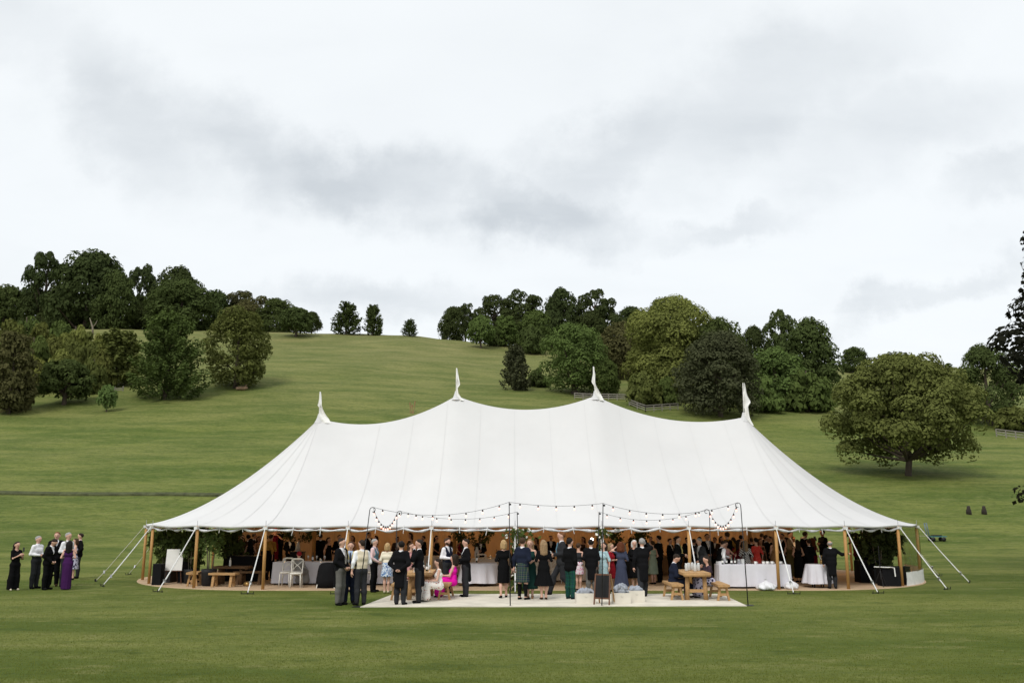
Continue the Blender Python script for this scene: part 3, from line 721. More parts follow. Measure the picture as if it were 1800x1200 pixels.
m_pole = mat('pole_wood', (0.46, 0.25, 0.085), 0.55, 0.18, 3.0, 0.15, 20, stretch=(6, 6, 0.7))
m_wrap = mat('pole_wrap', (0.72, 0.70, 0.66), 0.85, 0.1)
m_strap = mat('strap_webbing', (0.70, 0.70, 0.69), 0.8, 0.05)
m_iron = mat('dark_iron', (0.03, 0.03, 0.032), 0.5, 0.1, metal=0.6)
m_steel = mat('galvanised', (0.35, 0.35, 0.36), 0.45, 0.15, metal=0.7)
m_roll = mat('rolled_plastic', (0.55, 0.56, 0.58), 0.25, 0.25, 9.0, 0.6, 12, spec=0.6)
m_rope = mat('rope', (0.55, 0.53, 0.46), 0.9, 0.1)
def outn(u):
    x, y, xi = perim(u); return Vector((x-xi, y-RY, 0)).normalized()
wrapped = (0.10, 2.97)
for i, s in enumerate(ST):
    x, y, xi = perim(s); n = outn(s); b = Vector((x, y, 0))-T0
    front = y < RY-1
    po = MB().tube([b-n*0.02+Vector((0, 0, .0)), b-n*0.02+Vector((0, 0, EAVE-.03))], 0.052, 10)
    pole = po.build('side_pole', m_wrap if (front and any(abs(x-w) < .05 for w in wrapped)) else m_pole, tent, True)
    MB().tube([b+Vector((0, 0, EAVE-.02)), b+Vector((0, 0, EAVE+.16))], 0.008, 5).build('pole_pin', m_steel, tent)
    MB().box(b+n*.02+Vector((0, 0, EAVE-.085)), (.13, .13, .09), rz=atan2(n.y, n.x)).build('pole_cap', m_strap, tent)
    # guy: strap in front, rope at the ends
    out = 1.5 if front else 1.6
    if abs(n.x) > 0.8: out = 1.55
    tip = b + n*0.05 + Vector((0, 0, EAVE-.07)); an = b + n*out + Vector((0, 0, .05))
    kn = b + n*(out*0.80) + Vector((0, 0, .42))
    ropey = abs(n.x) > 0.93
    if ropey:
        gs = MB().tube([tip, kn, an], 0.010, 5).build('guy_rope', m_rope, tent)
    else:
        gs = MB().tube([tip, tip*.5+kn*.5-Vector((0, 0, .015)), kn, kn*.5+an*.5+n*.01, an], [.016, .018, .021, .018, .016], 6).build('guy_strap', m_strap, tent)
    MB().box(kn*.75+an*.25, (.055, .06, .11), rz=atan2(n.y, n.x), rx=.4).build('ratchet', m_steel, gs)
    tn = Vector((-n.y, n.x, 0)); fx = MB()
    fx.bar(an-tn*.19-Vector((0, 0, .03)), an+tn*.19-Vector((0, 0, .03)), .02, .02)
    for k in (-.19, 0, .19): fx.tube([an+tn*k+n*.02-Vector((0, 0, .1)), an+tn*k+n*.05+Vector((0, 0, .04))], .011, 6)
    fx.build('ground_anchor', m_iron, tent)

# rolled up clear walls slung under the eaves, tied at intervals
rr_ = random.Random(3)
for i, s in enumerate(ST):
    s2 = ST[(i+1) % len(ST)] if i+1 < len(ST) else ST[0]+PER
    span = s2-s
    mid = perim(s+span/2)
    if mid[0] > XR+4.0 and abs(mid[1]-RY) < 4.9 and mid[1] < RY+1.5: continue      # the right end has its wall let down
    pts = []; rad = []; nb = 3
    for k in range(25):
        f = k/24; u = s+span*f
        x, y, xi = perim(u); n = outn(u)
        a, b_ = perim(s), perim(s2)
        bx, by = a[0]+(b_[0]-a[0])*f, a[1]+(b_[1]-a[1])*f
        sag = 0.055*abs(sin(pi*f*nb))**0.8 + 0.02*sin(f*17+i*2.1)
        pts.append(Vector((bx, by, EAVE-.115-sag))-T0 - n*.03); rad.append(.030+.014*sin(f*29+i)+.01*abs(sin(pi*f*nb)))
    rl = MB().tube(pts, rad, 7).build('rolled_wall', m_roll, tent, True)
    for k in range(1, nb):
        q = pts[int(24*k/nb)]
        MB().tube([q+Vector((0, 0, .12)), q+Vector((.0, -.045, .0)), q+Vector((rr_.uniform(-.05, .05), -.03, -.10-rr_.random()*.1))], [.012, .016, .010], 5).build('tie', m_strap, rl)

# centre poles, peaks and pennants
m_flag = mat('pennant_cloth', (0.78, 0.77, 0.74), 0.9, 0.08, 5.0, 0.3, 9)
FL = [
 [(-.2, .02, .52), (0, 0, .40), (.15, .0, .28), (.42, .02, .15), (.55, -.09, .11), (.8, -.05, .075), (1.12, -.02, .02)],
 [(-.22, .06, .34), (-.1, .02, .22), (.1, .0, .09), (.33, -.005, .06), (.42, .0, .17), (.75, .0, .10), (1.16, -.01, .025)],
 [(-.22, .06, .36), (0, .0, .26), (.15, -.02, .17), (.42, -.05, .02), (.57, -.15, -.01), (.9, -.08, .02), (1.22, -.08, -.05)],
 [(-.36, .12, .34), (0, .0, .22), (.3, .02, .16), (.45, .0, .14), (.6, .0, .28), (.95, .03, .18), (1.42, .06, .10)]]
for (x, z), prof in zip(PK, FL):
    c = Vector((x, RY, 0))-T0
    MB().tube([c, c+Vector((0, 0, z-.1))], 0.07, 10).build('centre_pole', m_pole, tent, True)
    MB().lathe([(.20, z-.19), (.13, z-.06), (.085, z+.06), (.05, z+.2)], (c.x, c.y, 0), 18, cap=False).build('peak_cap', m_canvas, tent, True)
    tp = prof[-1]
    MB().tube([c+Vector((0, 0, z)), c+Vector((tp[1]*.5, 0, z+tp[0]))], [.026, .018], 7).build('flag_pole', m_wrap, tent, True)
    vs = []
    n = 6
    hs = [q[0] for q in prof]
    rows = np.linspace(hs[0], hs[-1], 22)
    for h in rows:
        a = np.interp(h, hs, [q[1] for q in prof]); b_ = np.interp(h, hs, [q[2] for q in prof])
        for k in range(n+1):
            f = k/n
            vs.append(c+Vector((a+(b_-a)*f, -.03-.10*sin(f*5+h*6)*min(1, (b_-a)*5)-.12*f*f*(1-max(0, h)), z+h)))
    fs = [(i*(n+1)+k, i*(n+1)+k+1, (i+1)*(n+1)+k+1, (i+1)*(n+1)+k) for i in range(21) for k in range(n)]
    MB().add(vs, fs).build('pennant', m_flag, tent, True)

# lining walls at the back, pleated cream cloth
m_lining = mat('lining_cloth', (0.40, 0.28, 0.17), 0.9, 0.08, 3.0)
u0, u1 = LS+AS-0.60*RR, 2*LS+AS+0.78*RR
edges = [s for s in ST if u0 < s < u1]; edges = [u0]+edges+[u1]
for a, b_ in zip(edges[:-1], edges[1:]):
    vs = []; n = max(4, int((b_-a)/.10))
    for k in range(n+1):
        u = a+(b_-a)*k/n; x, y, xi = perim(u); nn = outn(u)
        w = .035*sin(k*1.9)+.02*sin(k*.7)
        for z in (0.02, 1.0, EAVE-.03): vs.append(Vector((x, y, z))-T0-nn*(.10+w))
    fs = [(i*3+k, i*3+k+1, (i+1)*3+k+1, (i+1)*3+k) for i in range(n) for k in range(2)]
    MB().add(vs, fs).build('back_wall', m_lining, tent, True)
# clear wall let down at the right end, with its white skirt
m_clear = bpy.data.materials.new('clear_plastic'); m_clear.use_nodes = True
g = NG(m_clear.node_tree); g.n.clear()
tp = g.node('ShaderNodeBsdfTransparent'); tp.inputs[0].default_value = (.80, .82, .76, 1)
gl = g.node('ShaderNodeBsdfGlossy'); gl.inputs['Roughness'].default_value = .12; gl.inputs[0].default_value = (.8, .8, .8, 1)
mx = g.node('ShaderNodeMixShader'); mx.inputs[0].default_value = .14
g.l.new(tp.outputs[0], mx.inputs[1]); g.l.new(gl.outputs[0], mx.inputs[2]); g.l.new(mx.outputs[0], g.node('ShaderNodeOutputMaterial').inputs[0])
ua, ub = LS+.70*RR, LS+1.60*RR
vs = []; vk = []
for k in range(41):
    u = ua+(ub-ua)*k/40; x, y, xi = perim(u); nn = outn(u); w = .02*sin(k*.9)
    for z in (0.46, .9, 1.4, EAVE-.03): vs.append(Vector((x, y, z))-T0+nn*(.06+w*(1 if z < 1.9 else .2)))
    for z in (0.02, .24, .48): vk.append(Vector((x, y, z))-T0+nn*(.075+.025*sin(k*1.7+z*5)))
MB().add(vs, [(i*4+k, (i+1)*4+k, (i+1)*4+k+1, i*4+k+1) for i in range(40) for k in range(3)]).build('clear_wall', m_clear, tent, True)
MB().add(vk, [(i*3+k, (i+1)*3+k, (i+1)*3+k+1, i*3+k+1) for i in range(40) for k in range(2)]).build('wall_skirt', m_flag, tent, True)

# floor matting inside the tent, cream walkway in front
m_coir = mat('coir_matting', (0.48, 0.35, 0.23), 0.95, 0.10, 1.5, 0.4, 60, spec=0.1)
m_mat = mat('cream_matting', (0.60, 0.555, 0.465), 0.95, 0.16, 1.4, 0.4, 50, spec=0.1)
out = [perim(u) for u in np.linspace(0, PER, 160, endpoint=False)]
vs = []
for z, grow in ((-.01, .16), (.022, .15)):
    for (x, y, xi) in out:
        n = Vector((x-xi, y-RY, 0)).normalized(); vs.append((x+n.x*grow, y+n.y*grow, z))
n = len(out)
fl = MB().add(vs, [(i, (i+1) % n, n+(i+1) % n, n+i) for i in range(n)] + [tuple(range(n, 2*n))]).build('coir_matting', m_coir)
tag(fl, 'tan coir matting laid over the whole tent floor', 'matting', kind='structure')
a, b_, c_, d_ = gnd(633, 1067), gnd(1313, 1065), gnd(1268, 1044), gnd(692, 1044)
vs = []
for z in (-.01, .018):
    for k in range(61):
        f = k/60
        q = a.lerp(b_, f); vs.append((q.x, q.y+.03*sin(f*9)+.015*sin(f*31), z))
    for k in range(61):
        f = k/60
        q = c_.lerp(d_, f); vs.append((q.x, q.y+.02*sin(f*7), z))
n = 122
mt = MB().add(vs, [(i, (i+1) % n, n+(i+1) % n, n+i) for i in range(n)] + [tuple(range(n, 2*n))]).build('cream_matting', m_mat)
for k in (1, 2):
    f0, f1 = a.lerp(d_, k/3), b_.lerp(c_, k/3)
    MB().tube([f0.lerp(f1, t/24)+Vector((0, .012*sin(t*1.3+k), .0185)) for t in range(25)], .006, 4).build('joint', m_rope, mt)
tag(mt, 'cream walkway matting laid on the lawn in front of the tent', 'matting', kind='structure')

# lamps hanging from the ridge that light the inside
m_shade = mat('lamp_globe', (0.9, 0.75, 0.5), 0.6, 0, emit=((1.0, 0.62, 0.28), 6.0))
for i, x in enumerate((-10.6, -6.6, -2.3, 1.7, 5.6, 9.2, 12.0)):
    zt = ridge(min(max(x, XL), XR)) if XL <= x <= XR else EAVE+(ridge(XL if x < XL else XR)-EAVE)*gfun(1-min(1, (XL-x if x < XL else x-XR)/RR))
    dyl = LAMP_DY if XL < x < XR else 0.8
    p = Vector((x, RY+dyl, 0)); zt = EAVE+(zt-EAVE)*gfun(1-abs(dyl)/RR); zl = min(2.7, zt-.45)
    r = empty('pendant_lamp', (p.x, p.y, zl))
    tag(r, 'warm globe lamp hung under the tent roof, '+('at the left end','second from the left','behind the left inner peak','behind the middle','behind the right inner peak','second from the right','at the right end')[i], 'lamp', 'globe lamps inside the tent')
    MB().tube([(0, 0, .16), (0, 0, zt-zl-.02)], .008, 5).build('cord', m_iron, r)
    MB().lathe([(.01, -.16), (.1, -.13), (.16, 0), (.1, .13), (.01, .16)], n=14).build('globe', m_shade, r, True)
    L = bpy.data.lights.new('lamp_light', 'POINT'); L.energy = LAMP_W; L.color = (1.0, 0.56, 0.24); L.shadow_soft_size = .2
    lo = bpy.data.objects.new('lamp_light', L); lo.location = (0, 0, -.42); link(lo, r)
# ------------------------------------------------------------------ people: one continuous body each, clothes and hair as its children
def nax(lo, hi, d, flo=None, fhi=None, fd=None):
    if flo is None: return np.arange(lo, hi+d, d)
    return np.concatenate([np.arange(lo, flo, d), np.arange(flo, fhi, fd), np.arange(fhi, hi+d, d)])
def cap_d(P, a, b, ra, rb):
    X, Y, Z = P; bx, by, bz = b[0]-a[0], b[1]-a[1], b[2]-a[2]
    L = bx*bx+by*by+bz*bz
    px, py, pz = X-a[0], Y-a[1], Z-a[2]
    t = np.clip((px*bx+py*by+pz*bz)/max(L, 1e-9), 0, 1)
    return np.sqrt((px-t*bx)**2+(py-t*by)**2+(pz-t*bz)**2) - (ra+(rb-ra)*t)
def union_d(P, prims, k):
    d = None
    for (a, b, ra, rb) in prims:
        e = cap_d(P, a, b, ra, rb)
        if d is None: d = e
        else:
            h = np.maximum(k-np.abs(d-e), 0)/k
            d = np.minimum(d, e)-h*h*k*0.25
    return d
EDG = [(0, 1), (2, 3), (4, 5), (6, 7), (0, 2), (1, 3), (4, 6), (5, 7), (0, 4), (1, 5), (2, 6), (3, 7)]
def surf(D, xs, ys, zs):
    """surface nets on a rectilinear grid"""
    I = D < 0
    cnt = np.zeros(tuple(s-1 for s in D.shape), np.int8); cor = []
    for dx in (0, 1):
        for dy in (0, 1):
            for dz in (0, 1):
                cnt += I[dx:D.shape[0]-1+dx, dy:D.shape[1]-1+dy, dz:D.shape[2]-1+dz]; cor.append((dx, dy, dz))
    act = (cnt > 0) & (cnt < 8)
    ids = np.argwhere(act)
    index = np.full(act.shape, -1, np.int64); index[act] = np.arange(len(ids))
    val = np.stack([D[ids[:, 0]+c[0], ids[:, 1]+c[1], ids[:, 2]+c[2]] for c in cor], 1)
    pos = np.stack([np.stack([xs[ids[:, 0]+c[0]], ys[ids[:, 1]+c[1]], zs[ids[:, 2]+c[2]]], -1) for c in cor], 1)
    acc = np.zeros((len(ids), 3)); n = np.zeros(len(ids))
    for (a, b) in EDG:
        va, vb = val[:, a], val[:, b]; c = (va < 0) != (vb < 0)
        t = np.where(c, va/np.where(c, va-vb, 1), 0)
        acc += np.where(c[:, None], pos[:, a]+(pos[:, b]-pos[:, a])*t[:, None], 0); n += c
    V = acc/n[:, None]
    F = []
    for ax in range(3):
        b, c = (ax+1) % 3, (ax+2) % 3
        s0 = [slice(None)]*3; s1 = [slice(None)]*3
        s0[ax] = slice(0, -1); s1[ax] = slice(1, None)
        ch = I[tuple(s0)] != I[tuple(s1)]
        e = np.argwhere(ch)
        e = e[(e[:, b] > 0) & (e[:, c] > 0) & (e[:, b] < D.shape[b]-1) & (e[:, c] < D.shape[c]-1)]
        q = []
        for (ob, oc) in ((-1, -1), (0, -1), (0, 0), (-1, 0)):
            f = e.copy(); f[:, b] += ob; f[:, c] += oc; q.append(index[f[:, 0], f[:, 1], f[:, 2]])
        q = np.stack(q, 1)
        flip = ~I[e[:, 0], e[:, 1], e[:, 2]]
        q[flip] = q[flip][:, ::-1]
        F.append(q)
    F = np.concatenate(F); F = F[(F >= 0).all(1)]
    return V, F

ARMS = {   # elbow and wrist for the +x arm
 'down':   ((.275, -.03, 1.15), (.31, .05, .90)),
 'hang':   ((.265, -.04, 1.15), (.285, .0, .89)),
 'bent':   ((.245, -.04, 1.15), (.10, .24, 1.12)),
 'low':    ((.25, -.03, 1.14), (.07, .19, .98)),
 'glass':  ((.245, -.02, 1.16), (.13, .26, 1.22)),
 'phone':  ((.21, .08, 1.14), (.07, .34, 1.28)),
 'behind': ((.285, -.12, 1.14), (.05, -.19, .97)),
 'raise':  ((.33, .10, 1.47), (.13, .13, 1.62)),
 'high':   ((.30, .16, 1.52), (.20, .20, 1.78)),
 'hip':    ((.36, -.10, 1.17), (.17, .03, 1.01)),
 'pocket': ((.30, -.09, 1.15), (.19, .08, .93)),
 'out':    ((.42, .02, 1.25), (.66, .10, 1.28)),
 'reach':  ((.24, .22, 1.22), (.16, .47, 1.20)),
 'fold':   ((.235, .06, 1.14), (-.06, .21, 1.16)),
 'chin':   ((.18, .27, 1.10), (.06, .20, 1.43)),
 'table':  ((.25, .10, 1.13), (.12, .36, 1.13)),
 'face':   ((.22, .20, 1.20), (.08, .14, 1.50)),
}
SKIN = [mat('skin_fair', (0.60, 0.36, 0.27), 0.5, 0.06), mat('skin_warm', (0.50, 0.28, 0.19), 0.5, 0.06), mat('skin_tan', (0.36, 0.19, 0.12), 0.5, 0.06)]
m_eye = mat('eye', (0.03, 0.025, 0.02), 0.3, 0); m_lip = mat('lip', (0.36, 0.13, 0.11), 0.5, 0)
HAIRC = dict(black=(.012, .010, .009), dark=(.025, .017, .012), brown=(.055, .032, .018), auburn=(.11, .036, .016), red=(.16, .07, .03), blonde=(.40, .27, .13),
             fair=(.27, .18, .10), grey=(.30, .29, .28), white=(.58, .56, .53), crimson=(.30, .02, .03))
def cloth(key):
    if key in CL and CL[key] in _M.values(): return CL[key]
    c = COLS[key]
    CL[key] = mat('cloth_'+key, c, 0.95, 0.12, 5.0, 0.25, 45, spec=0.06, sheen=0.0)
    return CL[key]
CL = {}
COLS = dict(black=(.0065, .0065, .007), tail=(.008, .008, .009), navy=(.014, .018, .034), slate=(.045, .052, .085), charcoal=(.028, .029, .032), grey=(.13, .125, .115), lgrey=(.26, .245, .22),
            white=(.76, .76, .78), pale_blue=(.42, .54, .74), pale_pink=(.70, .50, .50), yellow=(.62, .52, .20), cream=(.66, .58, .44), teal=(.10, .19, .24), pink=(.55, .28, .28), magenta=(.72, .012, .36),
            purple=(.050, .014, .072), red=(.27, .014, .022), scarlet=(.50, .035, .028), burgundy=(.12, .008, .022), sage=(.26, .33, .26), dkgreen=(.012, .040, .034), olive=(.11, .085, .030),
            plum=(.045, .030, .042), mustard=(.36, .20, .045), cardigan=(.72, .66, .53), shawl=(.26, .25, .24), tan=(.30, .17, .08), brown=(.05, .028, .016), apron=(.70, .70, .72), lilac=(.40, .36, .46))
def pattern(key, base, spots, scale, thr=0.32, kind='voronoi'):
    m = bpy.data.materials.new('cloth_'+key); m.use_nodes = True
    g = NG(m.node_tree); b = g.n['Principled BSDF']; t = g.node('ShaderNodeTexCoord'); v = t.outputs['Object']
    if kind == 'voronoi':
        c = col4(base)
        for i, s in enumerate(spots):
            vo = g.node('ShaderNodeTexVoronoi'); g.put(vo.inputs['Vector'], g.mapping(v, loc=(i*3.3, i*1.7, i*2.1))); vo.inputs['Scale'].default_value = scale*(1+.25*i)
            n = g.m('ADD', vo.outputs['Distance'], g.m('MULTIPLY', g.m('SUBTRACT', g.noise(v, scale*2.5, 2), .5), .5))
            c = g.mix(g.mapr(n, thr, thr-.06), c, s)
    elif kind == 'stripe':
        w = g.node('ShaderNodeTexWave'); w.bands_direction = 'DIAGONAL'; g.put(w.inputs['Vector'], v); w.inputs['Scale'].default_value = scale; w.inputs['Distortion'].default_value = 1.5; w.inputs['Detail'].default_value = 1
        c = g.mix(g.mapr(w.outputs[1], .45, .55), base, spots[0])
    else:                                        # tartan
        c = col4(base)
        for ax, (sc, col) in enumerate(((scale, spots[0]), (scale, spots[1]), (scale*2.0, spots[2]))):
            for d_ in ('X', 'Z'):
                w = g.node('ShaderNodeTexWave'); w.bands_direction = d_; g.put(w.inputs['Vector'], g.mapping(v, loc=(ax*.11, 0, ax*.07))); w.inputs['Scale'].default_value = sc
                c = g.mix(g.m('MULTIPLY', g.mapr(w.outputs[1], (.55, .80, .93)[ax], (.65, .86, .96)[ax]), .5), c, col)
    g.put(b.inputs['Base Color'], c); b.inputs['Roughness'].default_value = .9; b.inputs['Specular IOR Level'].default_value = .15
    CL[key] = m; _M['cloth_'+key] = m; return m
pattern('floral', (.74, .70, .66), [(.42, .07, .07), (.10, .10, .09), (.52, .30, .18)], 9, .20)
pattern('bluefloral', (.56, .62, .68), [(.05, .11, .28), (.10, .20, .40)], 16, .42)
pattern('bwfloral', (.50, .48, .60), [(.02, .02, .05)], 13, .46)
pattern('lace', (.34, .50, .54), [(.52, .64, .66)], 26, .40)
pattern('pinkfloral', (.68, .58, .62), [(.62, .12, .25), (.45, .10, .20)], 11, .30)
pattern('stripe', (.70, .69, .66), [(.015, .015, .018)], 7, kind='stripe')
pattern('redspot', (.50, .040, .030), [(.66, .28, .22)], 24, .22)
pattern('paisley', (.42, .26, .24), [(.16, .05, .06), (.50, .42, .34)], 18, .32)
pattern('tartan', (.014, .030, .034), [(.020, .055, .036), (.012, .018, .055), (.16, .16, .10)], 2.6, kind='tartan')
pattern('greentartan', (.010, .040, .026), [(.010, .075, .045), (.008, .018, .045), (.012, .10, .06)], 3.0, kind='tartan')

def hand_mesh(w, d, n, mb, side, grip=0.6):
    """palm, four unequal bent fingers and a thumb; w wrist, d pointing along the hand, n the palm's normal"""
    d = Vector(d).normalized(); n = Vector(n); n = (n-d*n.dot(d)).normalized(); s = d.cross(n)*side
    w = Vector(w)
    def q(a, b, c): return w + d*a + s*b + n*c
    vs = []
    for (a, hw, ht) in ((-.02, .024, .018), (.035, .040, .017), (.085, .040, .012)):
        vs += [q(a, -hw, -ht), q(a, hw, -ht), q(a, hw, ht), q(a, -hw, ht)]
    mb.add(vs, [(3, 2, 1, 0), (8, 9, 10, 11)] + [(i*4+k, i*4+(k+1) % 4, i*4+4+(k+1) % 4, i*4+4+k) for i in range(2) for k in range(4)])
    for b, L in ((-.030, .068), (-.010, .080), (.010, .076), (.030, .058)):
        c1, c2 = grip*.7, grip*1.6
        p0 = q(.075, b, 0); p1 = p0 + (d*cos(c1)+n*sin(c1))*L*.55; p2 = p1 + (d*cos(c2)+n*sin(c2))*L*.5
        mb.tube([p0, p1, p2], [.0105, .0095, .007], 5)
    t0 = q(.02, -.034, .004); t1 = t0 + (d*.7 - s*.6 + n*.35).normalized()*.042; t2 = t1 + (d*.85 - s*.15 + n*.5).normalized()*.034
    mb.tube([t0, t1, t2], [.013, .011, .008], 5)

class Fig:
    def __init__(s, female=False, lean=0.0, legs='stand', arms=('down', 'down'), turn=0.0, nod=0.0, stout=1.0, seed=0):
        s.fem, s.lean, s.legs, s.turn, s.nod, s.st = female, radians(lean), legs, radians(turn), radians(nod), stout
        s.dz = -.455 if legs in ('sit', 'stretch') else 0.0
        s.rs = random.Random(seed)
        sw = .155 if female else .185
        A = {}
        for side, nm in ((1, arms[0]), (-1, arms[1])):
            e, w = ARMS[nm] if isinstance(nm, str) else nm
            k = .96 if female else 1.0
            A[side] = (s.U((side*sw, 0, 1.405)), s.U((side*e[0]*k, e[1], e[2])), s.U((side*w[0]*(k if abs(w[0]) > .15 else 1), w[1], w[2])))
        s.A = A
        hx = .085
        if legs == 'sit': L = {q: ((q*.09, 0, .47), (q*.115, .42, .49), (q*.11, .44, .09), (q*.12, .58, .035)) for q in (1, -1)}
        elif legs == 'stretch': L = {1: ((.09, 0, .47), (.11, .42, .50), (.10, .40, .09), (.11, .54, .035)), -1: ((-.09, 0, .47), (-.10, .42, .44), (-.09, .82, .13), (-.10, .90, .15))}; s.dz = -.455
        elif legs == 'walk': L = {1: ((hx, 0, .90), (.09, .22, .52), (.085, .33, .10), (.09, .46, .05)), -1: ((-hx, 0, .90), (-.09, -.02, .50), (-.085, -.33, .16), (-.09, -.22, .05))}
        elif legs == 'close': L = {q: ((q*.075, 0, .90), (q*.075, .01, .50), (q*.065, -.01, .09), (q*.085, .14, .035)) for q in (1, -1)}
        elif legs == 'step': L = {1: ((hx, 0, .90), (.10, .10, .51), (.10, .10, .09), (.12, .24, .035)), -1: ((-hx, 0, .90), (-.10, -.04, .50), (-.10, -.14, .10), (-.12, .0, .035))}
        elif legs == 'wide': L = {q: ((q*hx, 0, .90), (q*.13, .01, .50), (q*.17, -.01, .09), (q*.21, .12, .035)) for q in (1, -1)}
        else: L = {q: ((q*hx, 0, .90), (q*.10, .015, .50), (q*.105, -.01, .09), (q*.14, .125, .035)) for q in (1, -1)}
        s.L = L
    def U(s, p):
        x, y, z = p; c, q = cos(s.lean), sin(s.lean); r = z-.92
        return (x, y*c+r*q, .92+r*c-y*q+s.dz)
    def Hd(s, p):                                       # head: turn about the neck, then nod
        x, y, z = p; zc = 1.53
        c, q = cos(s.turn), sin(s.turn); x, y = x*c+y*q, -x*q+y*c
        c, q = cos(s.nod), sin(s.nod); r = z-zc; y, z = y*c+r*q, zc+r*c-y*q
        return s.U((x, y, z))
    def torso(s, o=0.0, neck=False, low=True):
        U = s.U; f = s.fem; st = s.st; P = []
        if low: P.append((U((-.066 if f else -.062, 0, .93)), U((.066 if f else .062, 0, .93)), (.110 if f else .104)*st+o, (.110 if f else .104)*st+o))
        w = (.045, .090) if f else (.062, .104)
        P.append((U((-w[0], 0.005, 1.09)), U((w[0], 0.005, 1.09)), w[1]*st+o, w[1]*st+o))
        c = (.060, .100) if f else (.085, .114)
        P.append((U((-c[0], .0, 1.27)), U((c[0], .0, 1.27)), c[1]*(1+(st-1)*.5)+o, c[1]*(1+(st-1)*.5)+o))
        if f: P += [(U((q*.068, .065, 1.25)), U((q*.068, .070, 1.24)), .060+o, .060+o) for q in (1, -1)]
        h = (.115, .052) if f else (.145, .060)
        P.append((U((-h[0], -.01, 1.405)), U((h[0], -.01, 1.405)), h[1]+o, h[1]+o))
        if neck: P.append((U((0, -.01, 1.42)), s.Hd((0, .0, 1.56)), .056, .052))
        return P
    def arm(s, o=0.0, upto=1.0, sides=(1, -1)):
        P = []; f = .86 if s.fem else 1.0
        for q in sides:
            a, e, w = s.A[q]
            P.append((a, e, .050*f+o, .041*f+o))
            if upto > .5:
                t = (upto-.5)*2; w2 = tuple(e[i]+(w[i]-e[i])*t for i in range(3)); P.append((e, w2, .040*f+o, (.040-.012*t)*f+o))
        return P
    def leg(s, o=(0.0, 0.0, 0.0), upto=1.0):
        P = []; f = .92 if s.fem else 1.0
        for q in (1, -1):
            h, k, a, t = s.L[q]
            P.append((h, k, .088*f+o[0], .056*f+o[1])); 
            if upto > .5:
                c = tuple(k[i]+(a[i]-k[i])*.35+(0, -.015, 0)[i] for i in range(3))
                P += [(k, c, .054*f+o[1], .053*f+o[1]*.6+o[2]*.4), (c, a, .053*f+o[1]*.6+o[2]*.4, .036*f+o[2])]
        return P
    def feet(s, o=0.0, heel=False):
        P = []
        for q in (1, -1):
            h, k, a, t = s.L[q]
            P += [((a[0], a[1]-.02, a[2]-.045+(.02 if heel else 0)), t, .036+o, .032+o), (a, (a[0], a[1]-.01, a[2]-.04), .036+o, .036+o)]
        return P
    def head(s):
        H = s.Hd; return [(H((0, -.012, 1.655)), H((0, .018, 1.668)), .087, .082), (H((0, .030, 1.600)), H((0, .038, 1.575)), .062, .046), (H((0, .086, 1.640)), H((0, .104, 1.614)), .009, .0135),
                          (H((0, .06, 1.675)), H((0, .062, 1.67)), .045, .045)] + [(H((q*.082, -.005, 1.645)), H((q*.085, -.012, 1.615)), .016, .012) for q in (1, -1)]

RES = 0.024
def build_sdf(prims, k, name, m, parent, res, scale, carve=None, extra=None, fine=None, pad=.05):
    pts = np.array([p for a, b, ra, rb in prims for p in (a, b)]); r = max(max(q[2], q[3]) for q in prims)+pad
    lo, hi = pts.min(0)-r, pts.max(0)+r
    if fine is not None:
        (fx, fy, fz), fr = fine
        xs = nax(lo[0], hi[0], res, fx-.11, fx+.11, fr*1.25); ys = nax(lo[1], hi[1], res, fy-.12, fy+.13, fr*1.25); zs = nax(lo[2], hi[2], res, fz-.15, fz+.13, fr)
    else: xs, ys, zs = (nax(lo[i], hi[i], res) for i in range(3))
    P = (xs[:, None, None], ys[None, :, None], zs[None, None, :])
    D = union_d(P, prims, k)
    if extra is not None: D = extra(P, D)
    if carve is not None: D = np.maximum(D, carve(P))
    D = np.ascontiguousarray(np.broadcast_to(D, (len(xs), len(ys), len(zs))))
    D = D.copy(); D[D == 0] = 1e-6
    for ax in range(3):
        sl = [slice(None)]*3
        for e in (0, -1):
            sl[ax] = e; D[tuple(sl)] = np.maximum(D[tuple(sl)], .01)
    V, F = surf(D, xs, ys, zs)
    return raw_mesh(name, V*scale, F, True, [m])

def skirt_fn(fig, ztop, hem, r0, r1, folds=9, amp=.05, ky=1.12, k=.05, cy=0.0, ph=0.0):
    def f(P, D):
        X, Y, Z = P
        t = np.clip((ztop-Z)/(ztop-hem), 0, 1)
        ang = np.arctan2(Y-cy, X)
        hz = max(.80, hem+.05); hipr = min(max(r1, .172), .185)
        base = np.where(Z > hz, r0+(hipr-r0)*np.clip((ztop-Z)/(ztop-hz), 0, 1)**.8, hipr+(r1-hipr)*np.clip((hz-Z)/max(hz-hem, .05), 0, 1))
        R = base*(1+amp*t*np.sin(folds*ang+ph+2*t))
        d = (np.sqrt(X**2+((Y-cy)*ky)**2)-R)*.85
        d = np.maximum(np.maximum(d, Z-ztop), hem-Z)
        h = np.maximum(k-np.abs(D-d), 0)/k
        return np.minimum(D, d)-h*h*k*.25
    return f

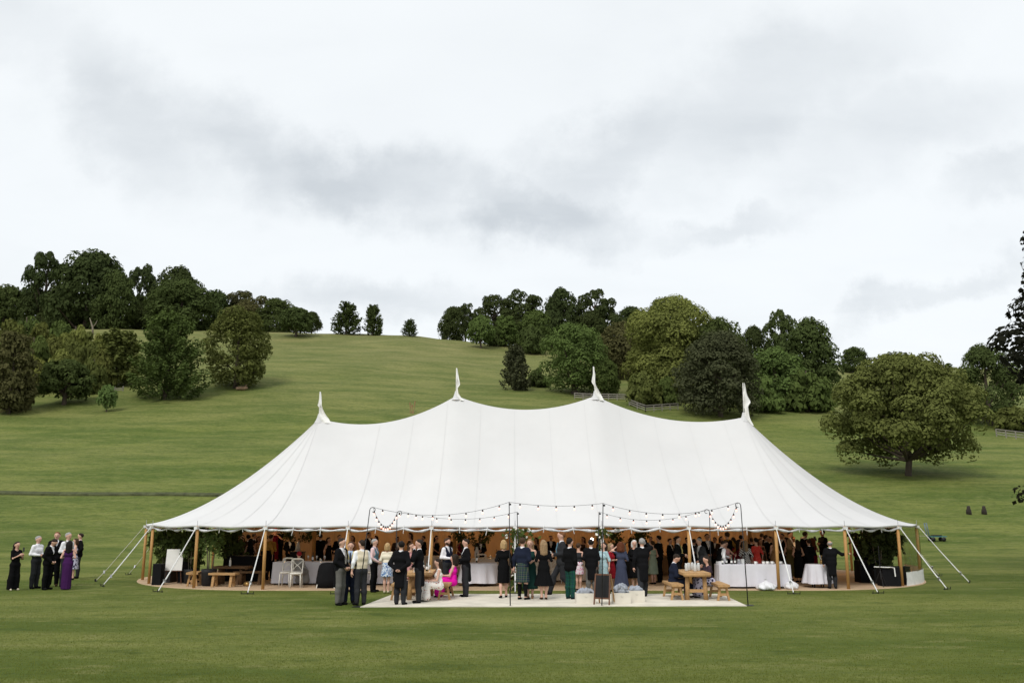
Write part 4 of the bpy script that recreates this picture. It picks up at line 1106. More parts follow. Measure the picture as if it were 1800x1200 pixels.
PEOPLE = []
def person(label, px, feet=None, head=None, face=0, out='suit', hair=('short', 'dark'), arms=('down', 'down'), legs='stand', Y=None, z=0.0, h=None, female=False,
           lean=0, turn=0, nod=0, skin=0, c1='tail', c2='charcoal', c3='white', tie=None, hem=.5, flare=.30, sleeve='none', stout=1.0, group=None, res=None, shoe='black', wais=None, x=None):
    i = len(PEOPLE)
    p = gnd(px, feet, z) if Y is None else at(px, 900, Y)
    p = Vector((p.x, p.y, z))
    seat = legs in ('sit', 'stretch')
    if head is not None:
        hz = at(px, head, p.y).z - z
        hh = (hz/1.30*1.755 if seat else hz)
        if lean: hh = hh/(0.5+0.5*cos(radians(lean)))
        hh = min(1.97, max(1.50, hh))
    else: hh = h or (1.64 if female else 1.76)
    S = hh/1.755
    if female and legs == 'stand' and out in ('dress', 'skirt'): legs = 'close'
    far = p.y > 31.5
    res = res or (0.034 if far else RES)
    fr = .026 if far else .0145
    F = Fig(female, lean, legs, arms, turn, nod, stout, i)
    hp = F.Hd((0, .01, 1.64))
    body = F.torso(neck=True)+F.arm()+F.leg()+F.feet(-.004, True)+F.head()
    me = build_sdf(body, .035, 'person', SKIN[skin], None, max(res, .032 if not far else .042), S, fine=(hp, fr))
    # hands, eyes and mouth
    mb = MB()
    for q in (1, -1):
        a, e, w = (Vector(v) for v in F.A[q]); d = (w-e).normalized()
        nrm = Vector((-q, 0, 0)) if abs(d.x) < .8 else Vector((0, 0, -1 if d.y >= 0 else 1))
        hand_mesh(w-d*.005, d, nrm, mb, q, .5 if arms[0 if q > 0 else 1] in ('down', 'hang', 'out') else .9)
    nf = len(mb.f)
    for q in (1, -1):
        c = F.Hd((q*.033, .094, 1.648)); mb.box(c, (.022, .018, .012))
    ne = len(mb.f); c = F.Hd((0, .084, 1.580)); mb.box(c, (.044, .016, .011))
    v0 = len(me.vertices); co = np.empty(v0*3, np.float32); me.vertices.foreach_get('co', co)
    pf = np.empty(len(me.polygons)*4, np.int32); me.polygons.foreach_get('vertices', pf) if False else None
    lv = np.empty(len(me.loops), np.int32); me.loops.foreach_get('vertex_index', lv)
    Vall = np.concatenate([co.reshape(-1, 3), np.array(mb.v, np.float32)*S])
    quads = [tuple(f) for f in mb.f if len(f) == 4]; qi = [0 if j < nf else (1 if j < ne else 2) for j, f in enumerate(mb.f) if len(f) == 4]
    tris = []; ti = []
    for j, f in enumerate(mb.f):
        if len(f) > 4:
            for k in range(1, len(f)-1): tris.append((f[0], f[k], f[k+1])); ti.append(0)
    Fq = np.concatenate([lv.reshape(-1, 4), np.array(quads, np.int32)+v0])
    mi = [0]*(len(lv)//4)+qi+ti
    bpy.data.meshes.remove(me)
    me = raw_mesh('person', Vall, Fq, True, [SKIN[skin], m_eye, m_lip], Ft=np.array(tris, np.int32)+v0 if tris else None, mi=mi)
    o = obj('person', me, None, p)
    o.rotation_euler = (0, 0, radians(face)+pi)
    tag(o, label, 'person', group)
    U = F.U
    def part(name, prims, key, k=.05, **kw):
        m_ = cloth(key) if isinstance(key, str) else key
        return obj(name, build_sdf(prims, k, name, m_, None, kw.pop('r', res), S, **kw), o)
    zc = lambda lo=None, hi=None: (lambda P: np.maximum((lo-P[2]) if lo is not None else -9, (P[2]-hi) if hi is not None else -9))
    # hair
    hc = mat('hair_'+hair[1], HAIRC[hair[1]], .7, .3, 30, .3, 60, spec=.12)
    H = F.Hd; hs = hair[0]
    hpz = [(H((0, -.020, 1.672)), H((0, .008, 1.690)), .098, .084)]
    if hs == 'long': hpz += [(H((q*.055, -.065, 1.63)), H((q*.07, -.075, 1.36)), .060, .045) for q in (1, -1)]+[(H((0, -.08, 1.60)), H((0, -.10, 1.34)), .06, .045)]
    if hs == 'bob': hpz += [(H((q*.062, -.03, 1.63)), H((q*.066, -.03, 1.53)), .050, .044) for q in (1, -1)]+[(H((0, -.07, 1.62)), H((0, -.07, 1.52)), .065, .055)]
    if hs == 'updo': hpz += [(H((0, -.10, 1.68)), H((0, -.11, 1.64)), .055, .05)]
    if hs == 'big': hpz += [(H((q*.07, -.03, 1.66)), H((q*.085, -.04, 1.47)), .070, .06) for q in (1, -1)]+[(H((0, -.06, 1.70)), H((0, -.09, 1.50)), .09, .08)]
    def face_cut(P):
        # keep hair off the face and neck: cut in head coordinates
        X, Yv, Z = P; c = np.array(H((0, .118, 1.615))); r = .092
        d = r-np.sqrt((X-c[0])**2+(Yv-c[1])**2+((Z-c[2])*.9)**2)
        if hs in ('short', 'bald', 'beard'):
            c2 = np.array(H((0, .03, 1.535))); d = np.maximum(d, .105-np.sqrt((X-c2[0])**2+(Yv-c2[1])**2+(Z-c2[2])**2))
        if hs == 'bald':
            c3 = np.array(H((0, -.015, 1.765))); d = np.maximum(d, .108-np.sqrt((X-c3[0])**2+(Yv-c3[1])**2+(Z-c3[2])**2))
        return d
    obj('hair', build_sdf(hpz, .03, 'hair', hc, None, min(res, .018 if not far else .026), S, carve=face_cut), o)
    if hs == 'beard':
        obj('beard', build_sdf([(H((0, .050, 1.585)), H((0, .052, 1.560)), .060, .048), (H((-.05, .02, 1.60)), H((.05, .02, 1.60)), .045, .045)], .03, 'beard', hc, None, .018, S,
            carve=lambda P: .052-np.sqrt((P[0]-H((0, .10, 1.635))[0])**2+(P[1]-H((0, .10, 1.635))[1])**2+(P[2]-H((0, .10, 1.635))[2])**2)), o)
    ck = np.array(U((0, .20, 1.20)))
    def vneck(P, zb=1.16, wd=.30, y0=.02):
        X, Yv, Z = P; zz = Z-F.dz-zb
        return np.minimum(np.minimum(wd*zz-np.abs(X), zz), Yv-y0-np.tan(F.lean)*(zz))     # inside the V > 0
    # lower body
    if out in ('tails', 'suit', 'shirt', 'waistcoat'):
        part('trousers', F.torso(.018)[:2]+F.leg((.012, .024, .030)), c2, .045, carve=zc(lo=.045) if not seat and legs != 'walk' else None)
        part('shirt', F.torso(.010, low=False)+F.arm(.012, .97)+[(U((0, -.012, 1.44)), U((0, -.004, 1.482)), .067, .062)], c3, .04, carve=zc(lo=.98+F.dz) if not lean else None)
        if wais: part('waistcoat', F.torso(.024), wais, .045, carve=lambda P: np.maximum(np.maximum(vneck(P, 1.20, .26), np.abs(P[0])-.165), .98+F.dz-P[2]))
        if tie: part('tie', [(U((0, .112, 1.445)), U((0, .142, 1.27)), .018, .026), (U((0, .142, 1.27)), U((0, .138, 1.10)), .026, .030)], tie, .02, r=.014)
    if out in ('tails', 'suit'):
        J = F.torso(.030)+F.arm(.020, .96)
        if out == 'tails':
            if not seat: J += [(U((q*.07, -.065, .95)), U((q*.085, -.11, .52)), .072, .058) for q in (1, -1)]+[(U((0, -.075, .95)), U((0, -.12, .52)), .075, .055)]
            cut = lambda P: np.maximum(vneck(P, 1.10, .27), np.minimum(.98+F.dz-P[2]-.0*P[0], P[1]+.01-(P[2]-.5)*.12))
        else:
            J += [(U((-.062, .01, .90)), U((.062, .01, .90)), .134, .134)] if not seat else []
            cut = lambda P: np.maximum(vneck(P, 1.14, .24), (.79+F.dz-P[2]) if not seat else -9)
        part('jacket', J, c1, .045, carve=cut)
    if out in ('kilt',):
        part('shirt', F.torso(.010, low=False)+[(U((0, -.012, 1.44)), U((0, -.004, 1.482)), .067, .062)], c3, .04)
        part('jacket', F.torso(.028)+F.arm(.020, .96), c1, .045, carve=lambda P: np.maximum(vneck(P, 1.14, .26), .93-P[2]))
        part('kilt', [(U((-.06, 0, .98)), U((.06, 0, .98)), .115, .115)], c2, .04, extra=skirt_fn(F, 1.04, .50, .15, .215, 18, .03), pad=.55, carve=zc(lo=.50))
        part('socks', [q for q in F.leg((0, .008, .010)) if q[1][2] < .45], 'black', .02, carve=zc(hi=.46))
    if out in ('dress', 'skirt', 'coatdress'):
        top = F.torso(.012, low=True)
        sl = {'none': [], 'short': F.arm(.012, .42), 'half': F.arm(.012, .55), 'long': F.arm(.012, .96)}[sleeve]
        lowneck = lambda P: (P[2]-F.dz-(1.415 if sleeve == 'none' else 1.455)) if not lean else -9
        if seat:
            drape = [((q*.09, .05, .50), (q*.13, .43, .52), .125, .10) for q in (1, -1)]+[((q*.12, .44, .50), (q*.16, .44, .18), .11, .14) for q in (1, -1)]+[((0, .42, .45), (0, .46, .16), .12, .15)]
            if out == 'skirt':
                part('top', top+sl, c1, .045, carve=lowneck); part('skirt', [((-.06, 0, .5), (.06, 0, .5), .14, .14)]+drape, c2, .06, carve=zc(lo=.06))
            else: part('dress', top+sl+drape, c1, .05, carve=lambda P: np.maximum(.05-P[2], lowneck(P) if not lean else -9))
        elif out == 'skirt':
            part('top', top+sl, c1, .045, carve=lambda P: np.maximum(lowneck(P), .95-P[2]))
            part('skirt', [(U((-.05, 0, .98)), U((.05, 0, .98)), .115, .115)], c2, .04, extra=skirt_fn(F, 1.06, hem, .125, flare, 11, .05, ph=i), pad=flare+.05, carve=zc(lo=hem))
        else:
            part('dress', top+sl, c1, .045, extra=skirt_fn(F, 1.08, hem, .115, flare, 10, .05, ph=i), pad=max(.06, flare-.1+hem*0), carve=lambda P: np.maximum(lowneck(P), hem-P[2])) if False else \
            part('dress', top+sl+[((0, 0, 1.0), (0, 0, hem+.02), .05, .05)], c1, .045, extra=skirt_fn(F, 1.08, hem, .115, flare, 10, .05, ph=i), pad=flare, carve=lambda P: np.maximum(lowneck(P), hem-P[2]))
    if out == 'jumpsuit':
        part('top', F.torso(.012)+F.arm(.012, .42), c1, .045, carve=zc(lo=1.0))
        part('trousers', F.torso(.012)[:2]+F.leg((.02, .05, .085)), c2, .06, carve=zc(lo=.03))
    if wais == 'apron': pass
    part('shoes', F.feet(.008) if not female else F.feet(.003, True), shoe, .02, carve=(zc(lo=.0) if not seat and legs != 'walk' else None), r=min(res, .022))
    PEOPLE.append(o)
    return o, S, F
def held(o, S, F, side, build, off=(0, .06, .0)):
    """world position of a hand, for a thing held in it"""
    w = Vector(F.A[side][2]); e = Vector(F.A[side][1]); q = w+(w-e).normalized()*.07+Vector(off)
    R = Matrix.Rotation(o.rotation_euler.z, 3, 'Z')
    return Vector(o.location)+R @ (q*S)
# ------------------------------------------------------------------ the guests
FZ = 0.022
GL = 'guests chatting on the lawn left of the tent'; GF = 'guests standing on the lawn and matting in front of the tent'; GI = 'guests inside the tent'
person('woman in black holding a phone up, at the far left of the lawn group', 22, 1037, 952, 60, 'jumpsuit', ('long', 'dark'), ('phone', 'phone'), female=True, c1='black', c2='black', shoe='cream', group=GL)
person('grey haired man in white shirt and dark trousers beside the woman with a phone', 59, 1034, 942, 75, 'shirt', ('short', 'grey'), ('bent', 'bent'), c2='charcoal', group=GL)
person('man in dark suit bowing his head in the lawn group', 80, 1036, 946, 80, 'suit', ('short', 'dark'), ('low', 'low'), lean=9, nod=28, c1='black', c2='black', group=GL)
person('fair haired man in dark jacket and white shirt at the back of the lawn group', 92, 1030, 935, 15, 'suit', ('short', 'red'), ('low', 'hang'), c1='black', c2='black', tie='navy', shoe='brown', group=GL)
person('grey haired man in pale waistcoat and white sleeves in the lawn group', 112, 1031, 936, 70, 'waistcoat', ('short', 'grey'), ('bent', 'bent'), wais='lgrey', c2='charcoal', group=GL)
person('dark haired woman in a long purple dress with bare back', 115, 1036, 950, 195, 'dress', ('long', 'black'), ('bent', 'bent'), female=True, c1='purple', hem=.02, flare=.17, group=GL)
person('woman in a black and white floral dress half hidden behind the purple dress', 127, 1019, 946, -60, 'dress', ('bob', 'brown'), ('bent', 'bent'), female=True, c1='bwfloral', hem=.45, flare=.22, group=GL)
person('man in dark blazer and grey trousers at the right of the lawn group', 135, 1016, 937, -65, 'suit', ('short', 'dark'), ('down', 'pocket'), c1='black', c2='charcoal', c3='pale_pink', group=GL)

person('man in black tailcoat and light grey trousers, left of the man in a yellow waistcoat', 597, 1063, 946, 70, 'tails', ('short', 'dark'), ('low', 'low'), c2='grey', tie='lgrey', group=GF)
yw = person('man in yellow waistcoat and blue shirt facing the camera', 613, 1060, 952, 12, 'waistcoat', ('short', 'brown'), ('bent', 'bent'), wais='yellow', c2='navy', c3='pale_blue', tie='slate', group=GF)
cw = person('man in white shirt with yellow backed waistcoat, turned to the man in a yellow waistcoat', 633, 1063, 949, 215, 'waistcoat', ('short', 'dark'), ('bent', 'hang'), wais='cream', c2='charcoal', turn=-25, group=GF)
person('grey haired older man in pink shirt and blue waistcoat', 656, 1040, 947, 80, 'waistcoat', ('short', 'grey'), ('low', 'low'), wais='teal', c2='black', c3='pale_pink', group=GF)
person('blonde woman in cream cardigan and blue floral skirt seen from behind', 679, 1042, 954, 178, 'skirt', ('bob', 'blonde'), ('bent', 'bent'), female=True, c1='cardigan', c2='bluefloral', hem=.40, flare=.25, sleeve='long', shoe='cream', group=GF)
person('man in black tailcoat with hands clasped behind his back', 703, 1063, 951, 165, 'tails', ('short', 'black'), ('behind', 'behind'), turn=-35, group=GF)
person('man in black tailcoat raising a hand to his face beside the left table', 735, 1060, 948, -80, 'tails', ('short', 'dark'), ('low', 'face'), c2='charcoal', tie='lgrey', group=GF)
person('woman in pale pink sipping a drink between two black tailcoats', 721, 1036, 957, 60, 'dress', ('long', 'brown'), ('low', 'face'), female=True, c1='pink', hem=.5, flare=.22, group=GF)
person('bearded man in dark waistcoat and white sleeves behind the seated women', 785, 1042, 946, 55, 'waistcoat', ('beard', 'brown'), ('bent', 'hang'), wais='navy', c2='charcoal', tie='navy', group=GF)
gm = person('man in glasses and black tailcoat facing left behind the magenta dress', 818, 1049, 947, -75, 'tails', ('short', 'dark'), ('low', 'bent'), c2='charcoal', group=GF)
person('blonde woman in a black dress seen from behind, walking into the tent', 885, 1051, 949, 190, 'dress', ('bob', 'blonde'), ('hang', 'bent'), 'step', female=True, c1='black', hem=.46, flare=.19, sleeve='long', group=GF)
person('man in navy jacket and dark tartan kilt', 919, 1054, 945, 150, 'kilt', ('short', 'brown'), ('bent', 'hang'), turn=-10, c1='navy', c2='tartan', group=GF)
person('smiling woman in dark green dress facing the camera beside the kilt', 932, 1052, 948, -10, 'dress', ('long', 'fair'), ('bent', 'bent'), female=True, c1='dkgreen', hem=.30, flare=.24, shoe='tan', group=GF)
person('fair haired woman in a full black dress with lace sleeves seen from behind', 956, 1054, 949, 185, 'dress', ('long', 'fair'), ('bent', 'bent'), female=True, c1='black', hem=.42, flare=.30, sleeve='short', shoe='brown', group=GF)
rh = person('tall red haired man striding left with a cup and saucer', 988, 1046, 934, -85, 'suit', ('short', 'red'), ('bent', 'bent'), 'walk', c1='charcoal', c2='charcoal', tie='teal', group=GF)
person('man in black jacket and green tartan trousers', 1003, 1053, 946, 130, 'suit', ('short', 'black'), ('low', 'low'), c1='black', c2='greentartan', group=GF)
person('woman in pink floral skirt half hidden between two dark jackets', 1018, 1038, 960, 150, 'skirt', ('short', 'brown'), ('bent', 'bent'), female=True, c1='charcoal', c2='pinkfloral', hem=.45, flare=.22, group=GF)
person('dark haired man in long black tailcoat seen from behind, by the chalkboard', 1040, 1044, 948, 182, 'tails', ('short', 'black'), ('bent', 'bent'), c2='grey', stout=1.15, group=GF)
person('dark haired woman in pale blue lace dress behind the chalkboard', 1062, 1042, 953, -50, 'dress', ('long', 'dark'), ('hang', 'hang'), female=True, c1='lace', hem=.35, flare=.20, sleeve='half', nod=-15, group=GF)
person('woman in deep red dress with folded arms', 1075, 1039, 955, 65, 'dress', ('bob', 'fair'), ('fold', 'bent'), female=True, c1='red', hem=.48, flare=.20, sleeve='short', group=GF)
person('auburn haired woman in long slate blue dress raising an arm to her head', 1093, 1043, 953, 170, 'dress', ('big', 'auburn'), ('bent', 'raise'), female=True, c1='slate', hem=.25, flare=.27, sleeve='short', group=GF)
person('white haired woman in black dress facing the camera', 1117, 1038, 949, 5, 'dress', ('bob', 'white'), ('bent', 'bent'), female=True, c1='black', hem=.45, flare=.20, sleeve='long', group=GF)
person('grey haired man in black tailcoat seen from behind with a hand raised', 1131, 1049, 946, 190, 'tails', ('short', 'grey'), ('raise', 'hang'), c2='charcoal', legs='step', group=GF)
person('woman in sage green dress behind the raised hand', 1149, 1027, 955, -150, 'dress', ('updo', 'brown'), ('low', 'low'), female=True, c1='sage', hem=.42, flare=.22, group=GF)
person('dark suited man standing right of the sage green dress', 1160, 1024, 941, -120, 'suit', ('short', 'black'), ('low', 'low'), c1='black', c2='black', group=GI)
person('man in dark suit and yellow tie standing behind the right table', 1194, 1033, 942, 70, 'suit', ('short', 'dark'), ('bent', 'reach'), c1='black', c2='black', tie='yellow', group=GF)
person('grey haired man in dark suit leaning in over the right table', 1236, 1033, 946, -65, 'suit', ('short', 'grey'), ('reach', 'low'), lean=8, c1='charcoal', c2='charcoal', tie='lgrey', group=GF)

# seated at the two rustic tables
SIT = 'guests seated at the rustic tables'
TL = gnd(737, 1056); TRt = gnd(1212, 1050)
person('seated dark haired woman in long white floral dress at the left table', 773, 1057, 982, -80, 'dress', ('long', 'dark'), ('table', 'table'), 'sit', female=True, c1='floral', c2='floral', lean=6, group=SIT)
person('seated woman in magenta dress with a hair ornament', 797, 1050, 975, -95, 'dress', ('big', 'dark'), ('table', 'table'), 'sit', female=True, c1='magenta', group=SIT)
person('seated guest in black mostly hidden behind the clasped hands tailcoat', 697, 1050, 985, 85, 'suit', ('short', 'dark'), ('table', 'table'), 'sit', c1='black', c2='charcoal', shoe='cream', group=SIT)
person('seated man in navy suit with one leg stretched under the right table', 1183, 1050, 973, 82, 'suit', ('short', 'dark'), ('table', 'table'), 'stretch', c1='navy', c2='navy', lean=8, nod=22, shoe='brown', group=SIT)
person('seated woman in plum cardigan resting her chin on her hand', 1250, 1050, 977, -82, 'skirt', ('long', 'dark'), ('chin', 'table'), 'sit', female=True, c1='plum', c2='bwfloral', sleeve='long', lean=8, group=SIT)

# behind the white bar and in the right half of the tent
person('waiter in black waistcoat and white apron behind the bar', 1262, None, 950, 110, 'waistcoat', ('short', 'dark'), ('low', 'reach'), Y=30.6, z=FZ, wais='black', c2='apron', lean=10, nod=20, group=GI)
person('woman in pale top bending over bottles behind the bar', 1272, None, 955, 20, 'skirt', ('long', 'brown'), ('reach', 'reach'), Y=31.6, z=FZ, female=True, c1='pink', c2='black', hem=.4, flare=.22, nod=20, group=GI)
person('woman in black and white striped dress behind the bar', 1307, None, 950, 165, 'dress', ('long', 'fair'), ('hang', 'bent'), Y=31.8, z=FZ, female=True, c1='stripe', hem=.3, flare=.20, sleeve='half', group=GI)
person('woman in scarlet spotted dress behind the bar', 1326, None, 945, 200, 'dress', ('updo', 'black'), ('down', 'hang'), Y=31.9, z=FZ, female=True, c1='redspot', hem=.35, flare=.19, sleeve='short', group=GI)
person('man in dark waistcoat and mustard sleeves near the bar', 1276, None, 935, 200, 'waistcoat', ('short', 'brown'), ('hip', 'low'), Y=33.2, z=FZ, wais='black', c3='mustard', c2='black', group=GI)
person('tall dark man in silhouette behind the grey haired man', 1241, None, 938, 10, 'suit', ('short', 'black'), ('low', 'low'), Y=33.6, z=FZ, c1='black', c2='black', skin=1, group=GI)
person('woman in red dress in the shade behind the bar', 1287, None, 944, 160, 'dress', ('long', 'dark'), ('bent', 'low'), Y=34.2, z=FZ, female=True, c1='red', hem=.4, flare=.2, group=GI)
for k, (px, hd, Yd, f, of, c1, hr, lb) in enumerate((
 (1218, 948, 34.0, 160, 'suit', 'black', 'dark', 'dark haired guest in black behind the yellow tie man'),
 (1206, 944, 36.0, 30, 'suit', 'black', 'black', 'shaded guest beyond the yellow tie man'),
 (1300, 940, 36.5, 170, 'suit', 'charcoal', 'dark', 'dark guest left of the striped dress'),
 (1316, 941, 37.0, -20, 'dress', 'black', 'black', 'shaded woman between the striped and scarlet dresses'),
 (1344, 940, 34.0, 90, 'suit', 'black', 'dark', 'dark suited man right of the scarlet dress'),
 (1337, 937, 37.5, 150, 'suit', 'black', 'brown', 'tall guest in the dark behind the scarlet dress'),
 (1357, 944, 33.2, -150, 'dress', 'tan', 'fair', 'fair haired woman in tan dress left of the wooden pole'),
 (1372, 937, 36.5, -60, 'suit', 'black', 'black', 'dark guest right behind the wooden pole at the bar end'),
 (1386, 935, 39.5, 40, 'suit', 'brown', 'dark', 'tall guest against the back wall right of the bar pole'),
 (1384, 948, 33.6, 170, 'dress', 'olive', 'fair', 'woman in olive dress past the end of the bar'),
 (1398, 952, 32.8, 185, 'dress', 'black', 'dark', 'woman in long black dress at the end of the bar'),
 (1413, 934, 34.6, 120, 'suit', 'black', 'brown', 'tall man in black turned right, left of the red dress'),
 (1425, 946, 35.5, -170, 'dress', 'burgundy', 'auburn', 'woman in deep red dress left of the man with a camera'),
 (1408, 944, 37.0, 80, 'suit', 'black', 'grey', 'guest in black bending behind the tall man in black'),
)):
    fem = of == 'dress'
    person(lb, px, None, hd, f, of, ('long' if fem else 'short', hr), (('bent', 'low'), ('low', 'low'), ('hang', 'bent'))[k % 3], Y=Yd, z=FZ, female=fem, c1=c1, c2='black', hem=.2 if fem else .5, flare=.20, skin=(0, 1, 0)[k % 3], group=GI)
phg = person('photographer in black raising a camera against the green opening', 1443, None, 931, -70, 'shirt', ('short', 'black'), ('hip', 'glass'), Y=36.5, z=FZ, c3='black', c2='black', skin=1, group=GI)
bald = person('bald man in black tailcoat holding on to the wooden pole', 1464, 1034, 950, 172, 'tails', ('bald', 'grey'), ('out', 'hang'), z=FZ, stout=1.2, c2='charcoal', group=GI)
person('tall man in dark suit among the pot trees at the right', 1518, None, 932, -80, 'suit', ('short', 'brown'), ('low', 'low'), Y=33.5, z=FZ, c1='black', c2='black', group=GI)
person('guest in dark clothes just right of the second wooden pole from the right', 1501, None, 936, 60, 'suit', ('short', 'dark'), ('low', 'bent'), Y=35.0, z=FZ, c1='burgundy', c2='black', group=GI)

# left half of the tent
person('woman in crimson dress and fascinator reaching up inside the tent', 486, None, 934, 60, 'dress', ('updo', 'crimson'), ('raise', 'reach'), Y=38.5, z=.35, female=True, c1='burgundy', hem=.25, flare=.22, group=GI)
person('dark suited man beside the crimson dress', 495, None, 929, -120, 'suit', ('short', 'dark'), ('low', 'low'), Y=38.9, z=.35, c1='black', c2='black', group=GI)
sh = person('seated woman with bright crimson hair and grey shawl at the near table', 529, None, 969, 170, 'dress', ('short', 'crimson'), ('table', 'table'), 'sit', Y=31.4, z=FZ, female=True, c1='shawl', sleeve='long', turn=-40, group=GI)
for k, (px, hd, Yd, f, of, c1, c2, hr, lb) in enumerate((
 (404, 938, 37.5, 60, 'suit', 'brown', 'black', 'dark', 'shaded guest deep in the tent left of the group in mustard'),
 (418, 936, 38.0, 170, 'shirt', 'tan', 'black', 'dark', 'guest in tan shirt in the dark left corner'),
 (429, 940, 36.0, 20, 'dress', 'black', 'black', 'black', 'woman in black in the dark left corner'),
 (439, 939, 35.5, -160, 'suit', 'brown', 'black', 'black', 'broad guest seen from behind left of the first strap pole'),
 (450, 937, 37.0, 100, 'suit', 'black', 'black', 'dark', 'guest in black just left of the wooden pole in the left bay'),
 (470, 940, 34.0, 195, 'shirt', 'mustard', 'black', 'dark', 'man in mustard shirt and black trousers right of the wooden pole'),
 (479, 939, 34.8, 160, 'shirt', 'mustard', 'black', 'brown', 'second guest in mustard beside the crimson dress'),
 (565, 938, 37.0, -160, 'suit', 'black', 'black', 'dark', 'man in dark jacket standing in front of the back lining'),
 (598, 940, 37.5, 30, 'suit', 'black', 'black', 'black', 'dark guest behind the head of the tailcoat with light trousers'),
 (621, 941, 38.5, -30, 'dress', 'mustard', 'black', 'brown', 'woman in mustard dress against the lining behind the yellow waistcoat'),
 (650, 935, 39.0, 60, 'suit', 'black', 'black', 'black', 'dark guest behind the older man in pink shirt'),
 (662, 941, 39.5, -70, 'dress', 'black', 'black', 'dark', 'small dark guest against the lining right of the older man'),
 (722, 936, 38.5, -60, 'dress', 'brown', 'black', 'dark', 'long haired woman in brown against the lining above the pink dress'),
 (768, 941, 38.0, 50, 'dress', 'black', 'black', 'black', 'dark woman leaning against the lining left of the bearded man'),
 (790, 941, 39.0, -40, 'suit', 'brown', 'black', 'brown', 'dim guest against the lining behind the bearded man'),
 (845, 947, 37.0, 10, 'suit', 'black', 'black', 'dark', 'guest in the dim tent right of the man in glasses'),
 (968, 941, 38.5, 0, 'suit', 'black', 'black', 'black', 'broad dark guest under the arch of the tent left of the red haired man'),
 (1127, 937, 38.5, 15, 'suit', 'black', 'black', 'dark', 'dark guest against the lining above the white haired woman'),
 (1142, 946, 37.5, -30, 'suit', 'black', 'black', 'brown', 'dim guest against the lining above the sage green dress'),
 (1108, 950, 36.0, 90, 'dress', 'brown', 'black', 'dark', 'dim woman behind the auburn haired woman'),
)):
    fem = of == 'dress'
    person(lb, px, None, hd, f, of, ('long' if fem else 'short', hr), (('bent', 'low'), ('low', 'low'), ('hang', 'bent'))[k % 3], Y=Yd, z=FZ, female=fem, c1=c1, c2=c2, c3=c1 if of == 'shirt' else 'white', hem=.3, flare=.22, skin=(0, 1, 0)[k % 3], group=GI)

# the crowd deeper in the tent
MORE = [
 (1000, 944, 36.0, 120, 'suit', 'black', 'dark', 'dim guest behind the striding red haired man'),
 (1024, 946, 37.2, -40, 'dress', 'brown', 'black', 'dim woman in brown behind the green tartan trousers'),
 (1052, 950, 35.4, 70, 'suit', 'black', 'black', 'dim guest behind the long black tailcoat'),
 (1082, 944, 38.0, -90, 'suit', 'brown', 'dark', 'dim guest against the lining above the deep red dress'),
 (1176, 946, 34.6, 60, 'suit', 'black', 'brown', 'dim man left of the yellow tie man'),
 (1185, 950, 36.2, -120, 'dress', 'black', 'dark', 'dim woman before the far counter'),
 (1228, 943, 36.8, 150, 'suit', 'black', 'dark', 'dim guest between the yellow tie man and the tall silhouette'),
 (1254, 944, 36.0, -30, 'suit', 'brown', 'black', 'dim guest in brown behind the waiter'),
 (1266, 947, 38.2, 40, 'dress', 'black', 'dark', 'dim woman far behind the waiter'),
 (1296, 948, 33.0, 100, 'dress', 'burgundy', 'dark', 'woman in dark red left of the striped dress'),
 (1318, 948, 35.2, 190, 'suit', 'black', 'brown', 'dark suit seen between the striped and scarlet dresses'),
 (1334, 946, 33.4, 20, 'dress', 'brown', 'auburn', 'woman in brown at the right shoulder of the scarlet dress'),
 (1350, 942, 36.2, -70, 'suit', 'black', 'black', 'dark suit between the scarlet dress and the tan dress'),
 (1363, 947, 34.2, 80, 'suit', 'charcoal', 'grey', 'grey haired man at the wooden pole by the bar end'),
 (1379, 944, 35.2, -110, 'dress', 'black', 'black', 'woman in black between the bar end pole and the olive dress'),
 (1392, 943, 37.6, 10, 'suit', 'black', 'brown', 'dim man far behind the olive dress'),
 (1418, 949, 33.0, 200, 'suit', 'black', 'dark', 'dark suit above the small round table'),
 (410, 944, 34.6, 120, 'dress', 'black', 'dark', 'dim woman at the left bay foliage'),
 (422, 941, 39.0, -20, 'suit', 'brown', 'brown', 'dim guest at the very back of the left corner'),
 (458, 942, 36.2, 40, 'dress', 'tan', 'dark', 'dim woman in tan just behind the left wooden pole'),
 (444, 946, 34.4, 190, 'dress', 'black', 'black', 'woman in long black seen from behind in the left bay'),
 (512, 944, 38.6, 20, 'suit', 'black', 'brown', 'dim guest right of the crimson dress by the lining'),
 (580, 944, 36.2, 60, 'dress', 'black', 'dark', 'dim woman right of the dark jacket by the lining'),
 (700, 944, 37.0, 20, 'suit', 'brown', 'black', 'dim guest above the clasped hands tailcoat'),
 (745, 946, 38.8, -60, 'suit', 'black', 'dark', 'dim guest above the left rustic table'),
 (810, 945, 37.6, 30, 'dress', 'burgundy', 'dark', 'dim woman in dark red behind the man in glasses'),
 (905, 945, 37.0, 80, 'suit', 'black', 'black', 'dim guest behind the flower garland pole'),
 (942, 948, 36.4, -60, 'dress', 'black', 'brown', 'dim woman between the dark green and the lace dresses'),
]
for k, (px, hd, Yd, f, of, c1, hr, lb) in enumerate(MORE):
    fem = of == 'dress'
    person(lb, px, None, hd, f, of, ('long' if fem else 'short', hr), (('bent', 'low'), ('low', 'low'), ('hang', 'bent'), ('glass', 'hang'))[k % 4], Y=Yd, z=FZ, female=fem, c1=c1, c2='black', hem=.3, flare=.20, skin=(0, 1, 0, 2)[k % 4], group=GI, res=.04)
